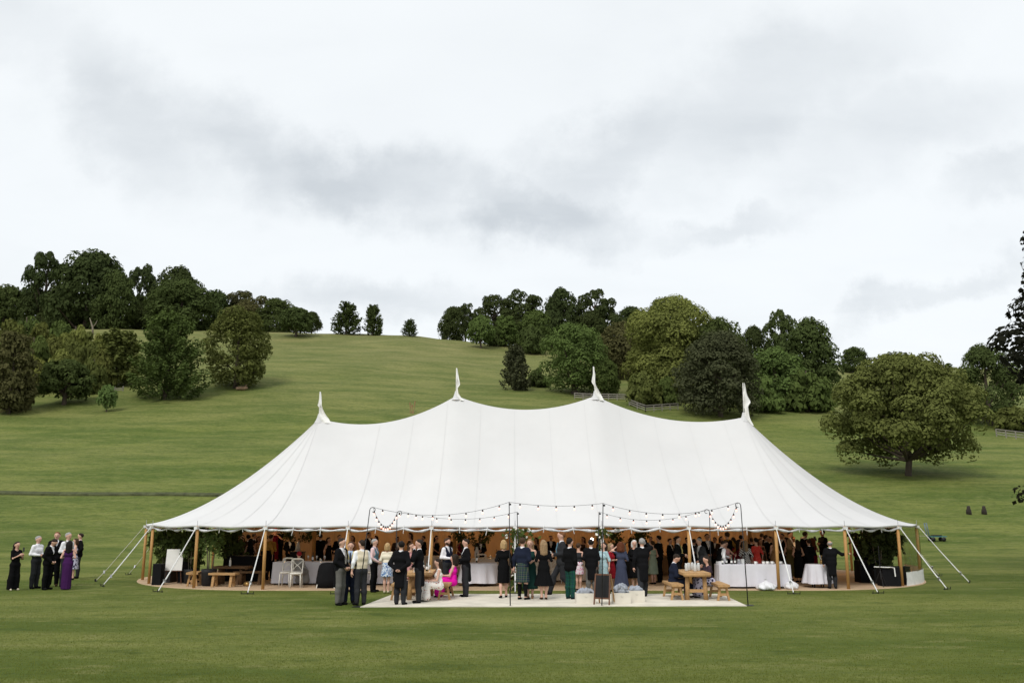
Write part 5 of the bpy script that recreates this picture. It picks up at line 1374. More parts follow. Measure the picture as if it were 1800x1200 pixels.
# ------------------------------------------------------------------ furniture, lights on strings, plants and small things
m_plank = mat('rustic_wood', (0.42, 0.25, 0.11), 0.75, 0.22, 5.0, 0.3, 22, stretch=(7, 0.8, 7))
m_plank2 = mat('dim_wood', (0.30, 0.17, 0.075), 0.8, 0.2, 5.0, 0.3, 22)
m_dim = mat('shaded_bay_wood', (.12, .065, .03), .8, .2, 5, .3, 22)  # rustic wood with the left bay's shade put into its colour
m_white = mat('white_paint', (0.72, 0.69, 0.62), 0.5, 0.06)
m_cloth = mat('table_linen', (0.66, 0.65, 0.70), 0.9, 0.04, 3.0, 0.2, 30)
m_cream = mat('cream_linen', (0.60, 0.50, 0.40), 0.9, 0.05, 3.0)
m_black = mat('black_cloth', (0.010, 0.010, 0.011), 0.95, 0.1, spec=0.1)
m_glass = mat('bottle_glass', (0.02, 0.03, 0.018), 0.12, 0.1, spec=0.6)
m_clearg = mat('glassware', (0.55, 0.56, 0.55), 0.1, 0.05, spec=0.7)
m_china = mat('china', (0.78, 0.77, 0.74), 0.3, 0.03, spec=0.5)
m_pot = mat('black_pot', (0.012, 0.012, 0.013), 0.6, 0.2)

def bench(label, loc, rz=0.0, L=1.5, W=.34, H=.45, m=None, group='rustic trestle benches'):
    m = m or m_plank; r = empty('trestle_bench', loc, rz); tag(r, label, 'bench', group)
    for k in (-1, 1): MB().box((k*W/4, 0, H-.035), (W/2-.008, L, .065)).build('seat_plank', m, r)
    for y in (-L/2+.16, L/2-.16):
        for k in (-1, 1): MB().bar((k*.16, y, 0), (k*.085, y, H-.07), .085, .055).build('leg', m, r)
        MB().box((0, y, .17), (.25, .05, .07)).build('cross_piece', m, r)
        MB().box((0, y, H-.095), (.26, .06, .06)).build('cross_piece', m, r)
    return r
def rustic_table(label, loc, rz=0.0, L=1.7, W=.80, H=.76, m=None, group='rustic wooden tables'):
    m = m or m_plank; r = empty('rustic_table', loc, rz); tag(r, label, 'table', group)
    for i in range(4):
        w = W/4; x = -W/2+w*(i+.5)
        p = MB()
        prof = [(-L/2, .0), (-L/2+.05, .02), (L/2-.05, .02), (L/2, .0)]
        p.box((x, 0, H-.035), (w-.012, L+(.03 if i % 2 else -.02), .075)); p.build('top_plank', m, r)
    MB().tube([(-W/2+.02, -L/2, H-.06), (W/2-.02, -L/2, H-.06)], .05, 8).build('end_log', m, r, True)
    for y in (-L/2+.22, L/2-.22):
        for k in (-1, 1): MB().tube([(k*(W/2-.13), y, 0), (k*(W/2-.16), y, H-.07)], [.07, .062], 9).build('leg', m, r, True)
        MB().box((0, y, .25), (W-.3, .06, .09)).build('rail', m, r)
    return r
def cross_chair(label, loc, rz, group='white cross back chairs', m=None):
    m = m or m_white; r = empty('cross_back_chair', loc, rz); tag(r, label, 'chair', group)
    MB().lathe([(.20, .44), (.215, .455), (.215, .475), (.20, .485)], n=18).build('seat', m, r, True)
    for k in (-1, 1):
        MB().tube([(k*.185, -.21, 0), (k*.17, -.19, .46), (k*.185, -.225, .70), (k*.19, -.26, .90)], [.017, .019, .018, .016], 7).build('rear_post', m, r, True)
        MB().tube([(k*.17, .19, 0), (k*.155, .165, .45)], [.015, .018], 7).build('leg', m, r, True)
        MB().tube([(k*.175, -.19, .24), (k*.165, .17, .24)], .011, 6).build('stretcher', m, r, True)
        MB().tube([(k*.18, -.235, .52), (k*.06, -.235, .67), (-k*.12, -.25, .82), (-k*.185, -.258, .885)], .010, 6).build('back_cross', m, r, True)
        MB().tube([(k*.17, -.19, .24), (k*.12, -.19, .36), (0, -.19, .42)], .011, 6).build('brace', m, r, True)
    MB().tube([(-.195, -.26, .90), (-.1, -.275, .925), (.1, -.275, .925), (.195, -.26, .90)], [.02, .026, .026, .02], 8).build('top_rail', m, r, True)
    MB().tube([(-.17, -.195, .50), (.17, -.195, .50)], .012, 6).build('back_rail', m, r, True)
    return r
def round_table(label, clabel, loc, R, drop=.10, m=None, H=.75, group=None):
    r = empty('banquet_table', loc); tag(r, label, 'table', 'cloth covered round tables')
    MB().lathe([(R-.02, H-.035), (R, H-.025), (R, H-.008), (R-.02, H-.004)], n=32).build('table_top', m_plank2, r)
    for a in range(4): MB().tube([(R*.55*cos(a*pi/2+.7), R*.55*sin(a*pi/2+.7), 0), (R*.5*cos(a*pi/2+.7), R*.5*sin(a*pi/2+.7), H-.03)], .022, 6).build('leg', m_iron, r)
    n = 72; vs = [(0, 0, H+.004)]; fs = []
    ph = random.Random(int(loc[0]*100)).random()*6
    rows = [(R*.6, 0), (R, 0), (R+.012, .03)]+[(R+.02+.02*k, .03+(H-drop-.03)*k/5) for k in range(1, 6)]
    for j, (q, dn) in enumerate(rows):
        for k in range(n):
            a = 2*pi*k/n; f = dn/H; w = (.055*sin(9*a+ph)+.03*sin(17*a+2*ph))*f*1.1
            vs.append(((q+w)*cos(a), (q+w)*sin(a), H+.004-dn-.01*f*sin(5*a)))
    fs += [(0, 1+k, 1+(k+1) % n) for k in range(n)]
    for j in range(len(rows)-1): fs += [(1+j*n+k, 1+(j+1)*n+k, 1+(j+1)*n+(k+1) % n, 1+j*n+(k+1) % n) for k in range(n)]
    c = MB().add(vs, fs).build('tablecloth', m or m_cloth, None, True, loc)
    tag(c, clabel, 'tablecloth', group)
def long_table(label, clabel, c, L, W, rz=0.0, drop=.06, m=None, H=.76, lm=None):
    r = empty('trestle_table', c, rz); tag(r, label, 'table', 'cloth covered long tables')
    MB().box((0, 0, H-.02), (L, W, .03)).build('table_top', m_plank2, r)
    for x in (-1, 1):
        for y in (-1, 1): MB().box((x*(L/2-.15), y*(W/2-.1), (H-.035)/2), (.05, .05, H-.035)).build('leg', m_iron, r)
    per = []
    nx, ny = int(L/.05), int(W/.05)
    for k in range(nx): per.append((-L/2+L*k/nx, -W/2))
    for k in range(ny): per.append((L/2, -W/2+W*k/ny))
    for k in range(nx): per.append((L/2-L*k/nx, W/2))
    for k in range(ny): per.append((-L/2, W/2-W*k/ny))
    n = len(per); vs = []
    for j in range(7):
        dn = 0 if j == 0 else (H-drop)*((j-1)/5)+.012
        f = dn/H
        for k, (x, y) in enumerate(per):
            ox = (1 if x >= L/2-1e-6 else -1 if x <= -L/2+1e-6 else 0); oy = (1 if y >= W/2-1e-6 else -1 if y <= -W/2+1e-6 else 0)
            w = .012+(.02+.022*sin(k*.55)+.014*sin(k*1.3+1))*f
            vs.append((x+ox*w, y+oy*w, H+.004-dn))
    fs = [tuple(range(n))]
    for j in range(6): fs += [(j*n+k, (j+1)*n+k, (j+1)*n+(k+1) % n, j*n+(k+1) % n) for k in range(n)]
    cl = MB().add(vs, fs).build('tablecloth', m or m_cloth, None, True, c); cl.rotation_euler = (0, 0, rz)
    tag(cl, clabel, 'tablecloth')
def bottle(label, loc, h=.30, m=None, cap=None, group=None):
    r = empty('bottle', loc); tag(r, label, 'bottle', group)
    MB().lathe([(.032, 0), (.037, .01), (.037, h*.58), (.026, h*.70), (.014, h*.78), (.013, h)], n=10).build('glass_body', m or m_glass, r, True)
    MB().lathe([(.0375, h*.20), (.038, h*.22), (.038, h*.48), (.0375, h*.50)], n=10, cap=False).build('label_band', m_china, r, True)
    MB().lathe([(.015, h*.97), (.015, h*1.06)], n=8).build('cap', cap or m_iron, r)
def wineglass(label, loc, group=None, hgt=.19, mm=None):
    r = MB().lathe([(.034, 0), (.006, .008), (.005, hgt*.45), (.03, hgt*.58), (.037, hgt*.8), (.031, hgt)], n=10, cap=False).build('wine_glass', mm or m_clearg, None, True, loc); tag(r, label, 'glass', group)
def cup(label, loc, group=None, saucer=False, s=1.0):
    r = empty('cup', loc); tag(r, label, 'cup', group)
    MB().lathe([(.024*s, 0), (.037*s, .03*s), (.042*s, .075*s), (.038*s, .075*s), (.03*s, .02*s)], n=12).build('cup_bowl', m_china, r, True)
    MB().tube([(.038*s, 0, .06*s), (.065*s, 0, .055*s), (.062*s, 0, .03*s), (.034*s, 0, .022*s)], .006, 5).build('handle', m_china, r, True)
    if saucer: MB().lathe([(.03, -.012), (.078, .004), (.08, .01), (.03, -.004)], n=16).build('saucer', m_china, r, True)

# ---- the two rustic tables on the matting, with benches
zt = .018
def G(px, Y, z=zt): q = at(px, 900, Y); return Vector((q.x, Y, z))
rustic_table('rustic log table at the left end of the cream matting', G(742, 26.9), .02)
bench('trestle bench behind the clasped hands tailcoat at the left table', G(705, 26.8), .02)
bench('trestle bench under the floral and magenta dresses', G(786, 26.9), -.02)
rustic_table('rustic log table between the navy suit and the plum cardigan', G(1212, 26.9), -.02)
bench('trestle bench under the man in a navy suit', G(1178, 26.8), .02)
bench('trestle bench under the woman in a plum cardigan', G(1258, 26.6), -.03)
for i, (px, Y, h) in enumerate(((737, 26.4, .30), (752, 26.9, .26), (746, 27.3, .30))):
    bottle(('dark bottle nearest the edge of the left rustic table', 'short bottle at the middle of the left rustic table', 'bottle at the back of the left rustic table')[i], G(px, Y, zt+.765), h, group='bottles on the left rustic table')
for i, (px, Y) in enumerate(((730, 26.5), (740, 26.8), (757, 26.5))):
    wineglass(('left wine glass on the left rustic table', 'wine glass beside the dark bottle on the left rustic table', 'wine glass in front of the floral dress')[i], G(px, Y, zt+.765), 'glasses on the left rustic table')
for i, (px, Y) in enumerate(((1203, 26.9), (1207, 27.2), (1218, 26.8), (1224, 27.1), (1213, 27.4))):
    r = MB().lathe([(.045, 0), (.05, .01), (.05, .16), (.04, .19), (.04, .22)], n=10).build('glass_jug', m_clearg, None, True, G(px, Y, zt+.765))
    tag(r, ('tall glass jar in front of the navy suit', 'glass jar second from the left on the right rustic table', 'glass jar at the centre of the right rustic table', 'glass jar in front of the plum cardigan', 'glass jar furthest back on the right rustic table')[i], 'jar', 'glass jars on the right rustic table')

# ---- planters of folded blankets
m_box = mat('cream_box', (0.66, 0.62, 0.54), 0.8, 0.06, 4.0)
m_blank = mat('grey_blanket', (0.30, 0.32, 0.36), 0.95, 0.25, 9.0, 0.6, 25)
def blanket_box(label, blabel, px, feet, w, d, h, bh, sd):
    p = gnd(px, feet, zt); r = empty('crate', p, .04); tag(r, label, 'crate', 'cream crates of blankets')
    for (c, dd) in (((0, -d/2+.01, h/2), (w, .02, h)), ((0, d/2-.01, h/2), (w, .02, h)), ((-w/2+.01, 0, h/2), (.02, d-.042, h)), ((w/2-.01, 0, h/2), (.02, d-.042, h))): MB().box(c, dd, tx=1.0).build('side_panel', m_box, r)
    MB().box((0, 0, .012), (w-.044, d-.044, .02)).build('bottom_panel', m_box, r)
    MB().tube([(-.035, -d/2-.006, h*.72), (-.012, -d/2-.008, h*.60), (.012, -d/2-.008, h*.60), (.035, -d/2-.006, h*.72)], .006, 5).build('rope_handle', m_rope, r)
    rs = random.Random(sd); mb = MB()
    for i in range(34):                       # crumpled folds of cloth lying over one another
        x = rs.uniform(-w/2+.09, w/2-.09); y = rs.uniform(-d/2+.08, d/2-.08); an = rs.uniform(0, 3.1)
        top = h-.03+bh*(1-(2*x/w)**2*.55)*(1-(2*y/d)**2*.5)*rs.uniform(.55, 1.0); L = rs.uniform(.05, .10)
        pts = [(min(w/2-.05, max(-w/2+.05, x+cos(an)*L*t)), min(d/2-.05, max(-d/2+.05, y+sin(an)*L*t)), top-.05*abs(t)-.02*sin(i+t*3)) for t in (-1.6, -.8, 0, .8, 1.6)]
        mb.tube(pts, [.022, .034, .040, .034, .020], 7)
    mb.lathe([(min(w, d)*.46, h-.05), (min(w, d)*.44, h+bh*.3), (min(w, d)*.2, h+bh*.75), (.01, h+bh*.8)], (0, 0, 0), 16)
    b = mb.build('blankets', m_blank, None, True, p); tag(b, blabel, 'blankets', 'grey blankets in the cream crates', kind='stuff')
blanket_box('cream crate left of the chalkboard', 'grey blankets heaped in the crate left of the chalkboard', 1029, 1059, .54, .36, .27, .15, 1)
blanket_box('cream crate just right of the chalkboard', 'tall heap of grey blankets in the crate right of the chalkboard', 1092, 1059, .48, .38, .28, .26, 2)
blanket_box('cream crate at the right end of the row, half hidden', 'grey blankets in the rightmost crate', 1118, 1056, .44, .36, .30, .14, 3)

# ---- chalkboard
m_chalk = mat('chalkboard', (0.012, 0.012, 0.013), 0.8, 0.25, 3.0); m_frame = mat('stained_frame', (0.13, 0.06, 0.035), .6, .2)
p = gnd(1062, 1061, zt); r = empty('chalkboard', p, -.42); tag(r, 'blank black chalkboard on an A frame standing between the cream crates', 'chalkboard')
MB().box((0, -.12, .47), (.40, .016, .60), rx=-.16).build('board', m_chalk, r)
for k in (-1, 1):
    MB().bar((k*.215, -.22, 0), (k*.205, -.065, .80), .035, .03).build('front_leg', m_frame, r)
    MB().bar((k*.215, .26, 0), (k*.205, -.035, .80), .035, .03).build('rear_leg', m_plank, r)
MB().bar((-.2, -.068, .785), (.2, -.068, .785), .03, .04).build('top_rail', m_frame, r)
MB().bar((-.2, -.178, .165), (.2, -.178, .165), .03, .04).build('bottom_rail', m_frame, r)

# ---- white bar
Yb_ = 30.55
bc = at(1322, 1000, Yb_); long_table('trestle table hidden under the long white bar cloth', 'long white tablecloth hanging to the floor at the bar', (bc.x, Yb_, FZ), 2.35, .72, drop=.07)
BT = FZ+.765
def B(px, Y=Yb_, z=BT): q = at(px, 990, Y); return Vector((q.x, Y, z))
for i, px in enumerate((1270, 1277, 1286, 1292)):
    bottle(('leftmost dark bottle on the white bar', 'second dark bottle from the left on the white bar', 'third dark bottle from the left on the white bar', 'fourth dark bottle, right of the gap on the white bar')[i], B(px, Yb_-.1+.08*(i % 2)), .24, group='bottles on the white bar')
for i, px in enumerate((1299, 1306)):
    r = MB().lathe([(.06, 0), (.07, .02), (.075, .13), (.06, .17)], n=14).build('ice_bucket', m_steel if i == 0 else m_clearg, None, True, B(px)); tag(r, ('steel ice bucket next to the dark bottles', 'glass bowl in front of the striped dress')[i], 'bucket')
for i, px in enumerate((1328, 1342, 1349, 1357, 1372)):
    cup(('white cup alone in front of the scarlet dress', 'first of three white cups right of the scarlet dress', 'middle of three white cups on the bar', 'third of three white cups beside the wooden pole', 'white cup at the right end of the bar')[i], B(px, Yb_-.12), 'white cups on the bar', s=1.25)
q = at(1436, 1000, 30.75)
round_table('small round table beside the bald man', 'white cloth on the small round table beside the bald man', (q.x, 30.75, FZ), .37, drop=.13, group='white table cloths')
r = empty('gold_vase', (q.x+.13, 30.65, FZ+.755)); tag(r, 'small golden vase with dried flowers on the round table by the bald man', 'vase')
m_gold = mat('gold', (.35, .22, .08), .4, .2, metal=.7)
MB().lathe([(.04, 0), (.055, .03), (.05, .09), (.03, .13)], n=12).build('vase_body', m_gold, r, True)
for i in range(6): MB().tube([(0, 0, .12), (.05*cos(i), .05*sin(i), .22), (.09*cos(i), .09*sin(i), .28)], [.004, .006, .022], 5).build('dried_flower', m_gold if i % 2 else m_china, r)
m_bag = mat('white_bag', (.70, .70, .72), .5, .1, 8, .6, 10)
for px, Y, w, lb in ((1345, 29.75, .30, 'crumpled clear white bag under the front of the bar'), (1389, 30.05, .22, 'white rubbish bag slumped at the right end of the bar')):
    p = at(px, 1000, Y); r = empty('bag', (p.x, Y, FZ)); tag(r, lb, 'bag')
    MB().lathe([(w*.75, 0), (w*.95, .03), (w, .06), (w*.96, .10), (w*.88, .14), (w*.72, .185), (w*.45, .225), (w*.2, .25), (.03, .28)], n=40, wob=lambda a, z: .14*sin(5*a+z*20)+.09*sin(11*a-z*13)).build('bag_body', m_bag, r, True)
    MB().lathe([(.03, .275), (.02, .30), (.055, .34)], n=8).build('bag_knot', m_bag, r)

# ---- tables inside
def inside(px, Y): q = at(px, 1000, Y); return (q.x, Y, FZ)
round_table('round table behind the magenta dress', 'pale pink cloth on the round table behind the magenta dress', inside(842, 31.6), .62, .10, group='white table cloths')
round_table('round table further back between the glasses man and the blonde', 'cream cloth on the round table between the glasses man and the blonde', inside(868, 35.0), .85, .08, m_cream, group='white table cloths')
long_table('long dining table behind the red haired man', 'cream cloth of the long dining table behind the red haired man', inside(968, 33.6), 2.6, .9, m=m_cream)
long_table('dining table behind the group with yellow waistcoats', 'white cloth of the dining table behind the yellow waistcoats', inside(672, 32.2), 2.5, .9)
long_table('dining table at the seated woman with crimson hair', 'white cloth of the table at the seated crimson haired woman', inside(540, 32.3), 2.2, .9)
long_table('dining table deep in the tent behind the bearded man', 'cream cloth of the deep dining table behind the bearded man', inside(765, 36.5), 2.4, .9, m=m_cream)
long_table('bar counter with bottles deep behind the sage dress', 'dark cloth of the counter deep behind the sage green dress', inside(1172, 37.0), 2.2, .8, m=m_plank2)
cross_chair('white cross back chair in front of the crimson haired woman', inside(521, 30.5), pi+.12)
cross_chair('white cross back chair left of the crimson haired woman', inside(503, 31.0), pi-.05)
cross_chair('pale cross back chair half hidden behind the older man in pink shirt', inside(645, 31.2), pi)
cross_chair('cross back chair at the long table behind the red haired man', inside(978, 32.6), pi)
cross_chair('cross back chair at the long table left of the red haired man', inside(950, 32.6), pi+.1)
cross_chair('cross back chair deep in the tent behind the blonde woman', inside(845, 34.0), pi)
# chair hung with a black coat
r = empty('draped_chair', inside(577, 30.6)); tag(r, 'chair wholly covered by a black coat left of the light trousers', 'chair')
MB().lathe([(.40, .02), (.38, .3), (.34, .55), (.30, .72), (.22, .80), (.05, .82)], n=28, wob=lambda a, z: .06*sin(7*a+z*4)*(1-z)).build('coat', m_black, r, True)
for k in (-1, 1): MB().tube([(k*.30, -.36, 0), (k*.28, -.33, .12)], .018, 6).build('leg', m_white, r)
cross_c = 0
TB = [(500, 32.1, 'candle'), (549, 32.2, 'bottle'), (556, 32.4, 'glass'), (563, 32.0, 'candle'), (570, 32.3, 'glass'), (541, 32.5, 'glass'), (660, 32.1, 'bottle'), (690, 32.0, 'glass'), (707, 32.2, 'candle'),
      (757, 36.3, 'candle'), (775, 36.5, 'bottle'), (790, 36.4, 'candle'), (960, 33.4, 'candle'), (967, 33.5, 'bottle'), (944, 33.4, 'candle'), (985, 33.5, 'glass'), (862, 34.7, 'candle'), (873, 34.9, 'bottle'), (838, 31.5, 'bottle'),
      (1158, 36.8, 'bottle'), (1166, 36.9, 'bottle'), (1174, 36.8, 'bottle'), (1182, 36.9, 'bottle'), (1190, 36.8, 'bottle')]
m_flame = mat('candle_glow', (.9, .7, .4), .6, 0, emit=((1.0, .60, .25), 9.0))
where = {500: 'at the left end of the crimson haired woman\'s table', 549: 'right of the crimson haired woman', 556: 'on the crimson haired woman\'s table, middle', 563: 'on the right half of the crimson haired woman\'s table', 570: 'at the right end of the crimson haired woman\'s table', 541: 'just in front of the crimson haired woman',
         660: 'on the dining table behind the older man in pink', 690: 'on the dining table behind the floral skirt', 707: 'on the dining table above the clasped hands', 757: 'deep in the tent left of the bearded man', 775: 'deep in the tent behind the bearded man', 790: 'deep in the tent right of the bearded man',
         960: 'on the long table behind the lace sleeved woman', 967: 'on the long table left of the red haired man', 944: 'on the long table behind the dark green dress', 985: 'on the long table behind the red haired man', 862: 'on the far cream table left of the blonde', 873: 'on the far cream table beside the blonde', 838: 'on the pale pink table behind the magenta dress',
         1158: 'at the left end of the far counter', 1166: 'second from left on the far counter', 1174: 'in the middle of the far counter', 1182: 'second from right on the far counter', 1190: 'at the right end of the far counter'}
for (px, Y, kd) in TB:
    p = Vector(inside(px, Y)); p.z = FZ+.77
    if kd == 'bottle': bottle('dark bottle '+where[px], p, .30, group='bottles on the tables in the tent')
    elif kd == 'glass': wineglass('wine glass '+where[px], p, 'wine glasses on the tables in the tent')
    else:
        r = empty('candle_jar', p); tag(r, 'lit candle in a jar '+where[px], 'candle', 'lit candles on the tables in the tent')
        MB().lathe([(.035, 0), (.04, .02), (.04, .10)], n=10, cap=False).build('jar', m_clearg, r, True)
        MB().lathe([(.02, .0), (.02, .07), (.008, .085), (.001, .105)], n=8).build('flame', m_flame, r, True)

# ---- left bay: benches, low table, easel, pots
bench('rustic bench end just left of the second wooden pole', inside(343, 31.5), .15, 1.0, .40, .46)
bench('rustic stool bench right of the big round black pot', inside(394, 30.9), 1.45, .95, .36, .46)
rustic_table('low rustic table behind the stool bench in the left bay', inside(408, 32.0), 1.5, 1.2, .6, .62, m_dim)
bench('dim bench behind the strap in the left bay', inside(440, 31.9), 1.5, 1.1, .36, .46, m_dim)
q = inside(404, 31.9); bottle('pale stone bottle on the low rustic table in the left bay', (q[0], q[1], FZ+.625), .30, m_china)
MBx = MB().lathe([(.09, 0), (.13, .04), (.12, .11), (.05, .15)], n=12, wob=lambda a, z: .1*sin(4*a)); q = inside(436, 31.2)
tag(MBx.build('woven_bag', m_gold, None, True, q), 'small tan woven bag on the floor by the left strap', 'bag')
p = gnd(303, 1026, FZ); r = empty('easel', p, .06); tag(r, 'slim dark easel holding the white welcome board at the left', 'easel')
for k in (-1, 1): MB().tube([(k*.30, -.0, 0), (k*.13, .12, 1.22)], .013, 6).build('leg', m_frame, r)
MB().tube([(0, .55, 0), (0, .15, 1.22)], .013, 6).build('rear_leg', m_frame, r)
MB().box((0, -.005, .455), (.62, .05, .025)).build('ledge', m_frame, r)
bd = MB().box((0, .045, .83), (.58, .012, .73), rx=-.105).build('welcome_board', m_china, None, False, p); bd.rotation_euler = (0, 0, .06)
tag(bd, 'plain white board resting on the easel at the left', 'board')

def pot_tree(label, loc, hgt, wid, potd=.5, poth=.5, n=900, seed=0, leaf=.075, lk='mid', stems=3, square=False, low=.45, group='potted trees in the tent'):
    r = empty('potted_tree', loc); tag(r, label, 'potted tree', group)
    rs = np.random.RandomState(seed)
    if square: MB().box((0, 0, poth/2), (potd, potd, poth)).build('pot', m_pot, r)
    else: MB().lathe([(potd*.36, 0), (potd*.44, .05), (potd*.5, poth*.8), (potd*.5, poth), (potd*.44, poth), (potd*.42, poth-.06)], n=20).build('pot', m_pot, r, True)
    tips = []
    for k in range(stems):
        a = 2*pi*k/stems+rs.rand(); x, y = .09*cos(a), .09*sin(a)
        pts = [(x, y, poth-.05), (x*1.6, y*1.6, poth+(hgt-poth)*.4), (x*2.8+rs.uniform(-.1, .1), y*2.8, poth+(hgt-poth)*.9)]
        MB().tube(pts, [.022, .017, .007], 6).build('stem', m_bare, r, True)
    c = rs.normal(size=(26, 3))*np.array([wid*.26, wid*.26, (hgt-poth)*.22])+np.array([0, 0, poth+(hgt-poth)*(low+(1-low)*.5)])
    idx = rs.randint(0, 26, n); pos = c[idx]+rs.normal(size=(n, 3))*.10
    pos[:, 2] = np.clip(pos[:, 2], poth+.08, hgt-.05); pos[:, :2] = np.clip(pos[:, :2], -wid*.52, wid*.52)
    V, F = leaf_quads(pos, rs.normal(size=(n, 3))+np.array([0, -.2, .5]), leaf, rs)
    obj('foliage', raw_mesh('foliage', V, F, False, [LEAF[lk]]), r)
    return r
pot_tree('slim bamboo like tree with pale stems in the big round black pot', gnd(366, 1029, FZ), 1.90, .75, .52, .56, 800, 1, .055, 'lime', 3)
pot_tree('bushy potted tree at the left end behind the first wooden pole', inside(291, 33.0), 1.9, 1.15, .6, .62, 1700, 2, .07, 'mid', 4, True, .3)
pot_tree('bushy potted tree behind the white welcome board', inside(314, 33.8), 1.9, 1.2, .5, .5, 1500, 3, .07, 'mid', 4, False, .3)
pot_tree('potted tree between the welcome board and the black pot', inside(336, 32.4), 1.95, 1.0, .5, .5, 1100, 4, .07, 'deep', 3, False, .2)
pot_tree('dark potted tree right of the bamboo in the left bay', inside(404, 33.6), 1.85, 1.0, .5, .5, 1000, 5, .07, 'deep', 3, False, .3)
pot_tree('big dark pot tree left of the last wooden pole on the right', inside(1545, 32.6), 1.92, 1.15, .6, .5, 1900, 6, .07, 'dark', 4, True, .2)
pot_tree('dark pot tree right behind the black boxes on the right', inside(1562, 33.6), 1.92, 1.1, .6, .5, 1700, 7, .07, 'dark', 3, True, .2)
pot_tree('dark pot tree beside the tall man on the right', inside(1530, 34.0), 1.95, 1.1, .5, .5, 1200, 8, .07, 'dark', 3, False, .2)
for (px, Y, w, d, h, lb) in ((1561, 31.3, .62, .5, .62, 'black cloth covered box beside the last wooden pole on the right'), (1583, 32.0, .5, .5, .6, 'black box right of the last wooden pole'), (1528, 33.0, .9, .6, .75, 'black covered table among the pot trees on the right'),
                             (279, 31.8, .30, .34, .70, 'black speaker cabinet between the first two wooden poles on the left'), (333, 33.0, .6, .5, .8, 'black covered table behind the easel on the left'), (432, 33.6, 1.2, .6, .9, 'black covered table in the dark of the left bay')):
    r = empty('covered_box', inside(px, Y)); tag(r, lb, 'box')
    MB().box((0, 0, h/2), (w, d, h), tx=.97, ty=.97).build('cover', m_black, r)
    MB().box((0, 0, h+.008), (w*.99, d*.99, .012)).build('lid', m_pot, r)
p = inside(1547, 30.9); r = empty('tripod_stand', p); tag(r, 'thin black tripod stand in front of the pot trees on the right', 'stand')
MB().tube([(0, 0, .25), (0, 0, 1.35)], .014, 6).build('pole', m_iron, r)
for k in range(3): MB().tube([(0, 0, .55), (.24*cos(k*2.1+.4), .24*sin(k*2.1+.4), 0)], .011, 5).build('leg', m_iron, r)
p = inside(1553, 31.0); r = empty('white_bracket', (p[0], 31.0, FZ+.63)); tag(r, 'white right angled pipe lying over the black box on the right', 'pipe')
MB().tube([(-.32, 0, .02), (.24, 0, .0)], .02, 6).build('pipe_run', m_china, r)
MB().tube([(.24, -.02, .01), (.255, -.28, -.0), (.26, -.30, -.28)], .02, 6).build('pipe_drop', m_china, r)
m_purp = mat('purple_flower', (.07, .035, .20), .8, .3)
# branch arrangements standing on the tables
def arrangement(label, loc, hgt, wid, seed, n=700, lk='deep'):
    r = empty('branch_arrangement', loc); tag(r, label, 'flower arrangement', 'tall branch arrangements in the tent')
    rs = np.random.RandomState(seed)
    MB().lathe([(.08, 0), (.11, .04), (.09, .2), (.05, .34), (.065, .40)], n=14).build('vase', m_clearg, r, True)
    cl = []
    for k in range(9):
        a = rs.uniform(0, 2*pi); e = (wid*.5*cos(a), wid*.4*sin(a), hgt*rs.uniform(.65, 1.0))
        MB().tube([(0, 0, .3), (e[0]*.4, e[1]*.4, e[2]*.7), e], [.009, .007, .003], 5).build('branch', m_bark, r)
        cl += [np.array(e)*f for f in (.6, .75, .9, 1.0)]
    cl = np.array(cl); idx = rs.randint(0, len(cl), n); pos = cl[idx]+rs.normal(size=(n, 3))*.09
    V, F = leaf_quads(pos, rs.normal(size=(n, 3)), .05, rs)
    obj('foliage', raw_mesh('foliage', V, F, False, [LEAF[lk]]), r)
def onT(px, Y, z=.77): q = inside(px, Y); return (q[0], q[1], FZ+z)
r = empty('plinth', inside(522, 37.0)); tag(r, 'dark plinth under the branches above the crimson haired woman', 'plinth'); MB().box((0, 0, .45), (.5, .5, .88)).build('column', m_pot, r); MB().box((0, 0, .905), (.56, .56, .03)).build('top_slab', m_pot, r)
arrangement('tall spray of branches above the crimson haired woman', onT(522, 37.0, .92), 1.1, 1.6, 1)
arrangement('tall spray of branches above the man in glasses', onT(838, 35.2), 1.2, 1.7, 2)
r = empty('plinth', inside(1098, 35.2)); tag(r, 'dark plinth under the branches above the slate blue dress', 'plinth'); MB().box((0, 0, .45), (.5, .5, .88)).build('column', m_pot, r); MB().box((0, 0, .905), (.56, .56, .03)).build('top_slab', m_pot, r)
arrangement('tall spray of branches above the slate blue dress', onT(1098, 35.2, .92), 1.0, 1.8, 3)
# greenery and white flowers wound on the white pole left of the kilt
m_petal = mat('white_petal', (.72, .69, .62), .8, .08)
def garland(label, x, y, spots, seed, n):
    r = empty('flower_garland', (x, y, 0)); tag(r, label, 'flower garland', 'white flower garlands on the tent poles')
    rs = np.random.RandomState(seed); P = []
    for (z, w, k) in spots: P.append(rs.normal(size=(k, 3))*np.array([w, w*.6, w*.8])+np.array([w*.5, -.02, z]))
    P = np.concatenate(P); P[:, 2] = np.clip(P[:, 2], .05, 1.93)
    V, F = leaf_quads(P, rs.normal(size=(len(P), 3)), .055, rs)
    tag(obj('greenery', raw_mesh('greenery', V, F, False, [LEAF['mid']]), r), kind='stuff')
    fl = MB()
    fl.lathe([(.005, -.02), (.03, -.012), (.05, .012), (.044, .026), (.025, .014), (.012, .024), (.002, .018)], n=9, wob=lambda a, z: .18*sin(5*a))
    f0 = fl.build('flower', m_petal, r, True); me = f0.data; bpy.data.objects.remove(f0)
    for k in range(n):
        q = P[rs.randint(len(P))]; o = obj('flower', me, r, (q[0], q[1]-.05, q[2])); o.rotation_euler = (1.2+rs.normal()*.5, rs.normal()*.4, rs.normal()); s = rs.uniform(.7, 1.2); o.scale = (s, s, s)
